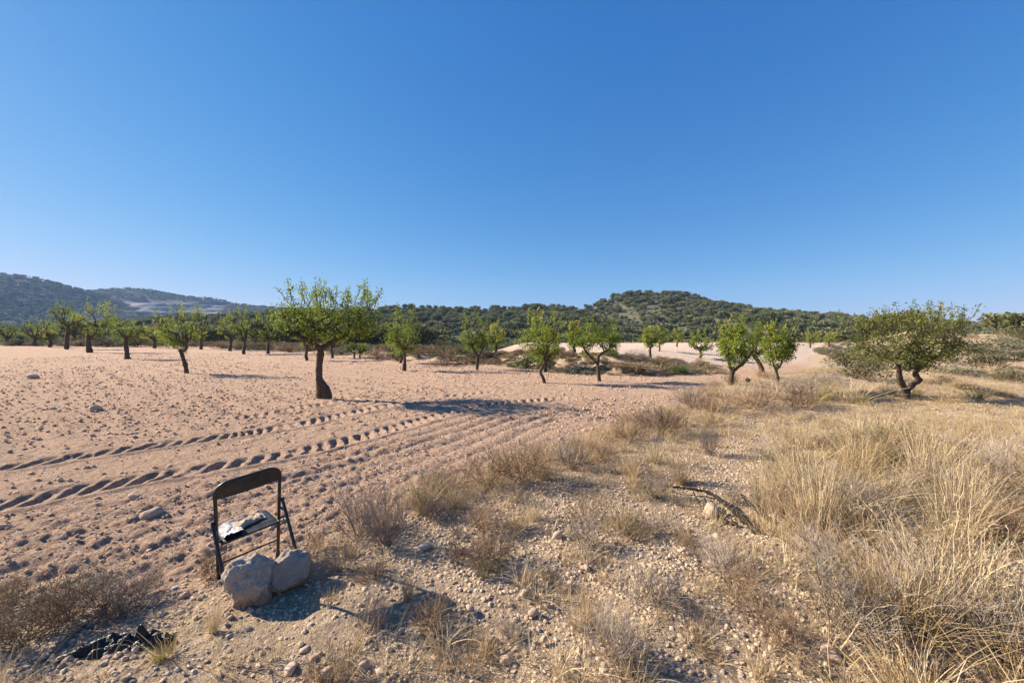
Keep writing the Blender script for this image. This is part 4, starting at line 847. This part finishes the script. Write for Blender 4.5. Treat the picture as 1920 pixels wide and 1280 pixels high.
bd = [(rock_mesh(861, M['boulder'], 5, True, squash=(1.05, .95, 1.05), rough=.40, flat=8, cut=(.29, .42), fine=.022), 450, 1150, .28, .30, .26, 'large rough pale boulder at the left foot of the folding chair', .4), (rock_mesh(865, M['boulder'], 5, True, squash=(1.12, .9, .95), rough=.30, flat=6, cut=(.30, .42), fine=.014), 530, 1114, .235, .25, .23, 'smoother rounded boulder at the right foot of the folding chair', 1.3)]
for me, px, py, w_, h_, dp, lb, rt in bd:
    b = hit(px, py); b = b + np.array([0, dp * .45, 0]); o = O('boulder', me, loc=(b[0] - .01, b[1], b[2] + h_ * .36), label=lb, cat='boulder'); o.scale = (w_, dp, h_); o.rotation_euler = (.1, -.12, rt)

# ---------------------------------------------------------------- folding chair
m, n, b = mat('black_paint'); n.links.new(ramp(n, noise(n, 25, 5), [(.35, (.010, .011, .013)), (.7, (.030, .031, .034))]), b.inputs['Base Color']); b.inputs['Roughness'].default_value = .42; b.inputs['Specular IOR Level'].default_value = .4; bump(n, b, noise(n, 90, 4), .15, .002); M['black'] = m
m, n, b = mat('torn_vinyl'); n.links.new(ramp(n, noise(n, 18, 5), [(.35, (.26, .25, .25)), (.65, (.58, .56, .56))]), b.inputs['Base Color']); M['vinyl'] = m
m, n, b = mat('old_foam'); n.links.new(ramp(n, noise(n, 30, 6, .7), [(.3, (.26, .19, .12)), (.7, (.56, .46, .34))]), b.inputs['Base Color']); bump(n, b, noise(n, 80, 5), .9, .006); M['foam'] = m
Wc, Hc, YT, YB, PVZ, RF, SZ, CZ = .188, .767, -.178, .216, .475, -.300, .359, .157
mf = lambda z: YB + (YT - YB) * z / Hc
chair = O('folding_chair', None, label='black metal folding chair with torn padding, tilted behind two boulders', cat='chair')
chair.matrix_world = Matrix.Translation((-1.78, 2.836, .032)) @ Matrix.Rotation(.793, 4, 'Z') @ Matrix.Rotation(-.076, 4, 'X') @ Matrix.Rotation(-.103, 4, 'Y')
def tubes(name, pts_list, r, sides=12, m_='black', parent=None):
    mb = MB()
    for P in pts_list: P = np.array(P, float); strands(mb, P[None], np.full((1, len(P)), r), sides)
    return O(name, mb.mesh(name, M[m_], True), parent or chair)
rc = .075; up = np.array([0, YT - YB, Hc]); up = up / np.linalg.norm(up); Ptop = np.array([0, YT, Hc])
arc = [np.array([-Wc + rc, 0, 0]) + Ptop + rc * np.array([math.cos(t), 0, 0]) + up * (rc * math.sin(t) - rc) for t in np.linspace(math.pi, math.pi / 2, 9)]
arc2 = [np.array([-p[0], p[1], p[2]]) for p in arc[::-1]]
top_pts = arc + [np.array([x, YT, Hc]) for x in (-.06, 0, .06)] + arc2
tubes('back_frame', [[(-Wc, YB, 0), (-Wc, mf(.2), .2), (-Wc, mf(.45), .45), (-Wc, mf(.6), .6)] + top_pts + [(Wc, mf(.6), .6), (Wc, mf(.45), .45), (Wc, mf(.2), .2), (Wc, YB, 0)]], .0115)
for s in (-1, 1):
    xs = s * (Wc + .012 * 0 + .020); tubes('rear_leg', [[(xs, mf(PVZ) - .01, PVZ + .03), (xs, (mf(PVZ) + RF) / 2, PVZ / 2), (xs, RF + .25 * (mf(PVZ) - RF), .25 * PVZ)]], .0105)
    tubes('hinge_bracket', [[(s * Wc, mf(SZ + .08), SZ + .08), (xs, mf(SZ + .08) - .035, SZ + .06)], [(s * (Wc - .01), mf(SZ) - .07, SZ + .01), (xs + s * .006, mf(SZ) - .07, SZ + .01)]], .008, 8)
    tubes('foot_cap', [[(s * Wc, YB + .008, -.012), (s * Wc, mf(.035), .035)]], .0145, 10)
tubes('crossbar', [[(-Wc, mf(CZ), CZ), (0, mf(CZ), CZ), (Wc, mf(CZ), CZ)]], .006, 8)
# pressed sheet backrest, slightly curved, filling the top of the frame
nx, nz = 25, 9; U, Vv = np.meshgrid(np.linspace(-1, 1, nx), np.linspace(0, 1, nz)); half = Wc - .004
drop = .118 * Vv; xlim = np.where(drop < rc, half - rc + np.sqrt(np.clip(rc ** 2 - (rc - drop) ** 2, 0, None)), half); X_ = U * xlim
P = np.stack([X_, YT - .022 * (1 - U ** 2) + 0 * X_, np.full_like(X_, Hc)], -1) - up * drop[..., None]
def slab(name, P, th, nrm, m_, parent, rng_=None):
    a, b_ = P.shape[:2]; i = np.arange(a * b_).reshape(a, b_); f = np.stack([i[:-1, :-1], i[:-1, 1:], i[1:, 1:], i[1:, :-1]], -1).reshape(-1, 4); T = P + np.asarray(nrm) * th
    rim = np.concatenate([i[0, :], i[1:, -1], i[-1, -2::-1], i[-2:0:-1, 0]]); r2 = np.roll(rim, -1); k = a * b_
    side = np.stack([rim, r2, r2 + k, rim + k], -1); return O(name, mesh_np(name, np.vstack([P.reshape(-1, 3), T.reshape(-1, 3)]), [f, f[:, ::-1] + k, side], M[m_], None, True), parent)
slab('backrest', P, .006, (0, 1, 0), 'black', chair)
y0s = mf(SZ) - .055; nx, ny = 21, 13; U, Vv = np.meshgrid(np.linspace(-1, 1, nx), np.linspace(0, 1, ny)); edge = np.maximum(np.abs(U), np.abs(2 * Vv - 1))
P = np.stack([U * (Wc - .014), y0s + Vv * .30, SZ - .012 + .012 * Vv - .016 * (edge > .95)], -1); seat = slab('seat', P, .012, (0, 0, 1), 'black', chair)
U, Vv = np.meshgrid(np.linspace(-.95, -.22, 30), np.linspace(.02, .80, 18)); jag = .05 * fbm(U * 5, Vv * 5, 7, 3)
P = np.stack([(U + jag) * (Wc - .016), y0s + (Vv + .05 * fbm(U * 4, Vv * 4, 12, 3)) * .30, SZ + .012 + .012 * Vv + .012 * np.clip(fbm(U * 5, Vv * 6, 8, 3), -.6, 1)], -1); slab('torn_cover', P, .004, (0, 0, 1), 'vinyl', chair)
U, Vv = np.meshgrid(np.linspace(-.50, .66, 40), np.linspace(0, 1, 20)); hgt = np.sin(Vv * math.pi) ** .6 * (.017 + .010 * fbm(U * 3.1, Vv * 4, 17, 4)) * sm(-.5, -.3, U) * (1 - sm(.5, .66, U))
P = np.stack([U * (Wc - .016), y0s + (.16 + .34 * Vv + .12 * U + .06 * fbm(U * 5, Vv * 3, 18, 2)) * .30 + .03, SZ + .018 + .010 * Vv + np.clip(hgt, 0, 1)], -1); slab('foam_padding', P, -.006, (0, 0, 1), 'foam', chair)

# ---------------------------------------------------------------- litter, fallen branch, dried stalks
m, n, b = mat('black_plastic'); b.inputs['Base Color'].default_value = (.010, .011, .013, 1); b.inputs['Roughness'].default_value = .38; b.inputs['Specular IOR Level'].default_value = .4; bump(n, b, noise(n, 28, 5, .6, dist=1.2), .9, .02); M['bag'] = m
b0 = hit(236, 1214); na_, nr_ = 72, 22; A, Rr = np.meshgrid(np.linspace(0, 2 * math.pi, na_, endpoint=False), np.linspace(0, 1, nr_) ** .8); out = 1 + .22 * fbm(np.cos(A) * 2.1 + 3, np.sin(A) * 2.1, 5, 3)
X_ = .22 * Rr * np.cos(A) * out; Y_ = .07 * Rr * np.sin(A) * out; cre = np.abs(fbm(X_ * 16, Y_ * 22, 6, 4)); Zt = .012 + (1 - Rr ** 3) * (.028 + .045 * cre); Zt[-1] = -.01
i = np.arange(na_ * nr_).reshape(nr_, na_); j = np.roll(i, -1, 1); f = np.stack([i[:-1], i[1:], j[1:], j[:-1]], -1).reshape(-1, 4)
o = O('plastic_bag', mesh_np('plastic_bag', np.stack([X_, Y_, Zt], -1).reshape(-1, 3), [f], M['bag'], None, True), loc=b0, label='crumpled shiny black plastic bag on the ground at bottom left', cat='plastic bag'); o.rotation_euler = (0, 0, .28)
m, n, b = mat('litter_paper'); n.links.new(ramp(n, noise(n, 40, 3), [(.4, (.75, .74, .78)), (.62, (.42, .40, .62))]), b.inputs['Base Color']); M['paper'] = m
b0 = hit(324, 1108); V, f = rock(900, 3, (1, .8, .7), .9, 5); o = O('paper_scrap', mesh_np('paper_scrap', V, [f], M['paper']), loc=b0 + np.array([0, 0, .02]), label='small crumpled white and violet scrap of litter left of the chair', cat='litter'); o.scale = (.065, .06, .055)
def flat(px, py, up_=0): b_ = hit(px, py); return b_ + np.array([0, 0, up_])
br = O('fallen_branch', None, loc=flat(1365, 965), label='blackened forked branch lying on the stones before the tall grass', cat='branch'); L0 = np.array(br.location)
for nm, pts, r0, r1 in (('stem', [(1240, 918, .05), (1285, 926, .06), (1328, 936, .075), (1362, 962, .08), (1395, 985, .05), (1420, 1002, .02)], .007, .022), ('side_branch', [(1334, 946, .04), (1348, 966, .03), (1360, 985, .03), (1382, 989, .02)], .008, .014), ('side_branch', [(1392, 946, .10), (1406, 958, .06), (1424, 972, .05), (1446, 982, .03)], .008, .014), ('twig', [(1362, 985, .03), (1352, 992, .02), (1340, 988, .02)], .004, .003), ('twig', [(1300, 930, .06), (1310, 950, .02), (1290, 952, .01)], .004, .003)):
    P = resample(np.array([flat(*p) for p in pts]) - L0, .03); rr_ = 1.35 * np.linspace(r0, r1, len(P)) * (1 + .16 * q.normal(size=len(P))); P = P + q.normal(0, .004, P.shape); mb = MB(); strands(mb, P[None], rr_[None], 8); O(nm, mb.mesh(nm, M['char'], True), br)
for px, py, tx, ty, lb, hs in ((1386, 748, 1402, 712, 'leaning dried stalk with a dark seed head on the grassy crest', .10), (1514, 748, 1521, 727, 'short dark dried stalk tip sticking out of the crest grass', .07)):
    b0 = flat(px, py); k = b0[1] / F; e = O('dried_stalk', None, loc=b0, label=lb, cat='dried stalk'); T = np.array([(tx - px) * k, 0, (py - ty) * k]); mb = MB(); strands(mb, resample(path((0, 0, -.05), T, 4, .03, q, .02), .05)[None], np.full((1, len(resample(path((0, 0, -.05), T, 4, .03, np.random.default_rng(1), .02), .05))), .008), 6) if False else None
    P = np.array([(0, 0, -.05), T * .4 + [.01, 0, 0], T * .8, T]); strands(mb, P[None], np.array([[.016, .014, .012, .010]]), 6); O('stem', mb.mesh('stem', M['twig_brown'], True), e)
    V, f = rock(910 + px, 3, (1, .7, .85), .8, 4); hd = O('seed_head', mesh_np('seed_head', V, [f], M['bark']), e, loc=T); hd.scale = (hs, hs, hs)

# ---------------------------------------------------------------- the air between here and the hills
m = bpy.data.materials.new('haze'); m.use_nodes = True; n = m.node_tree; n.nodes.remove(n.nodes['Principled BSDF']); pv = n.nodes.new('ShaderNodeVolumePrincipled')
pv.inputs['Color'].default_value = (.36, .58, 1.0, 1); pv.inputs['Density'].default_value = .00018; pv.inputs['Anisotropy'].default_value = 0.0; n.links.new(pv.outputs[0], n.nodes['Material Output'].inputs['Volume'])
bm = bmesh.new(); bmesh.ops.create_cube(bm, size=1); me = bpy.data.meshes.new('haze'); bm.to_mesh(me); bm.free(); me.materials.append(m)
HZ_TOP = 240.0; hzo = O('haze', me, kind='stuff', label='thin blue haze in the air before the far hills', cat='haze'); hzo.scale = (4400, 4400, HZ_TOP + 30); hzo.location = (0, 0, (HZ_TOP - 30) / 2)
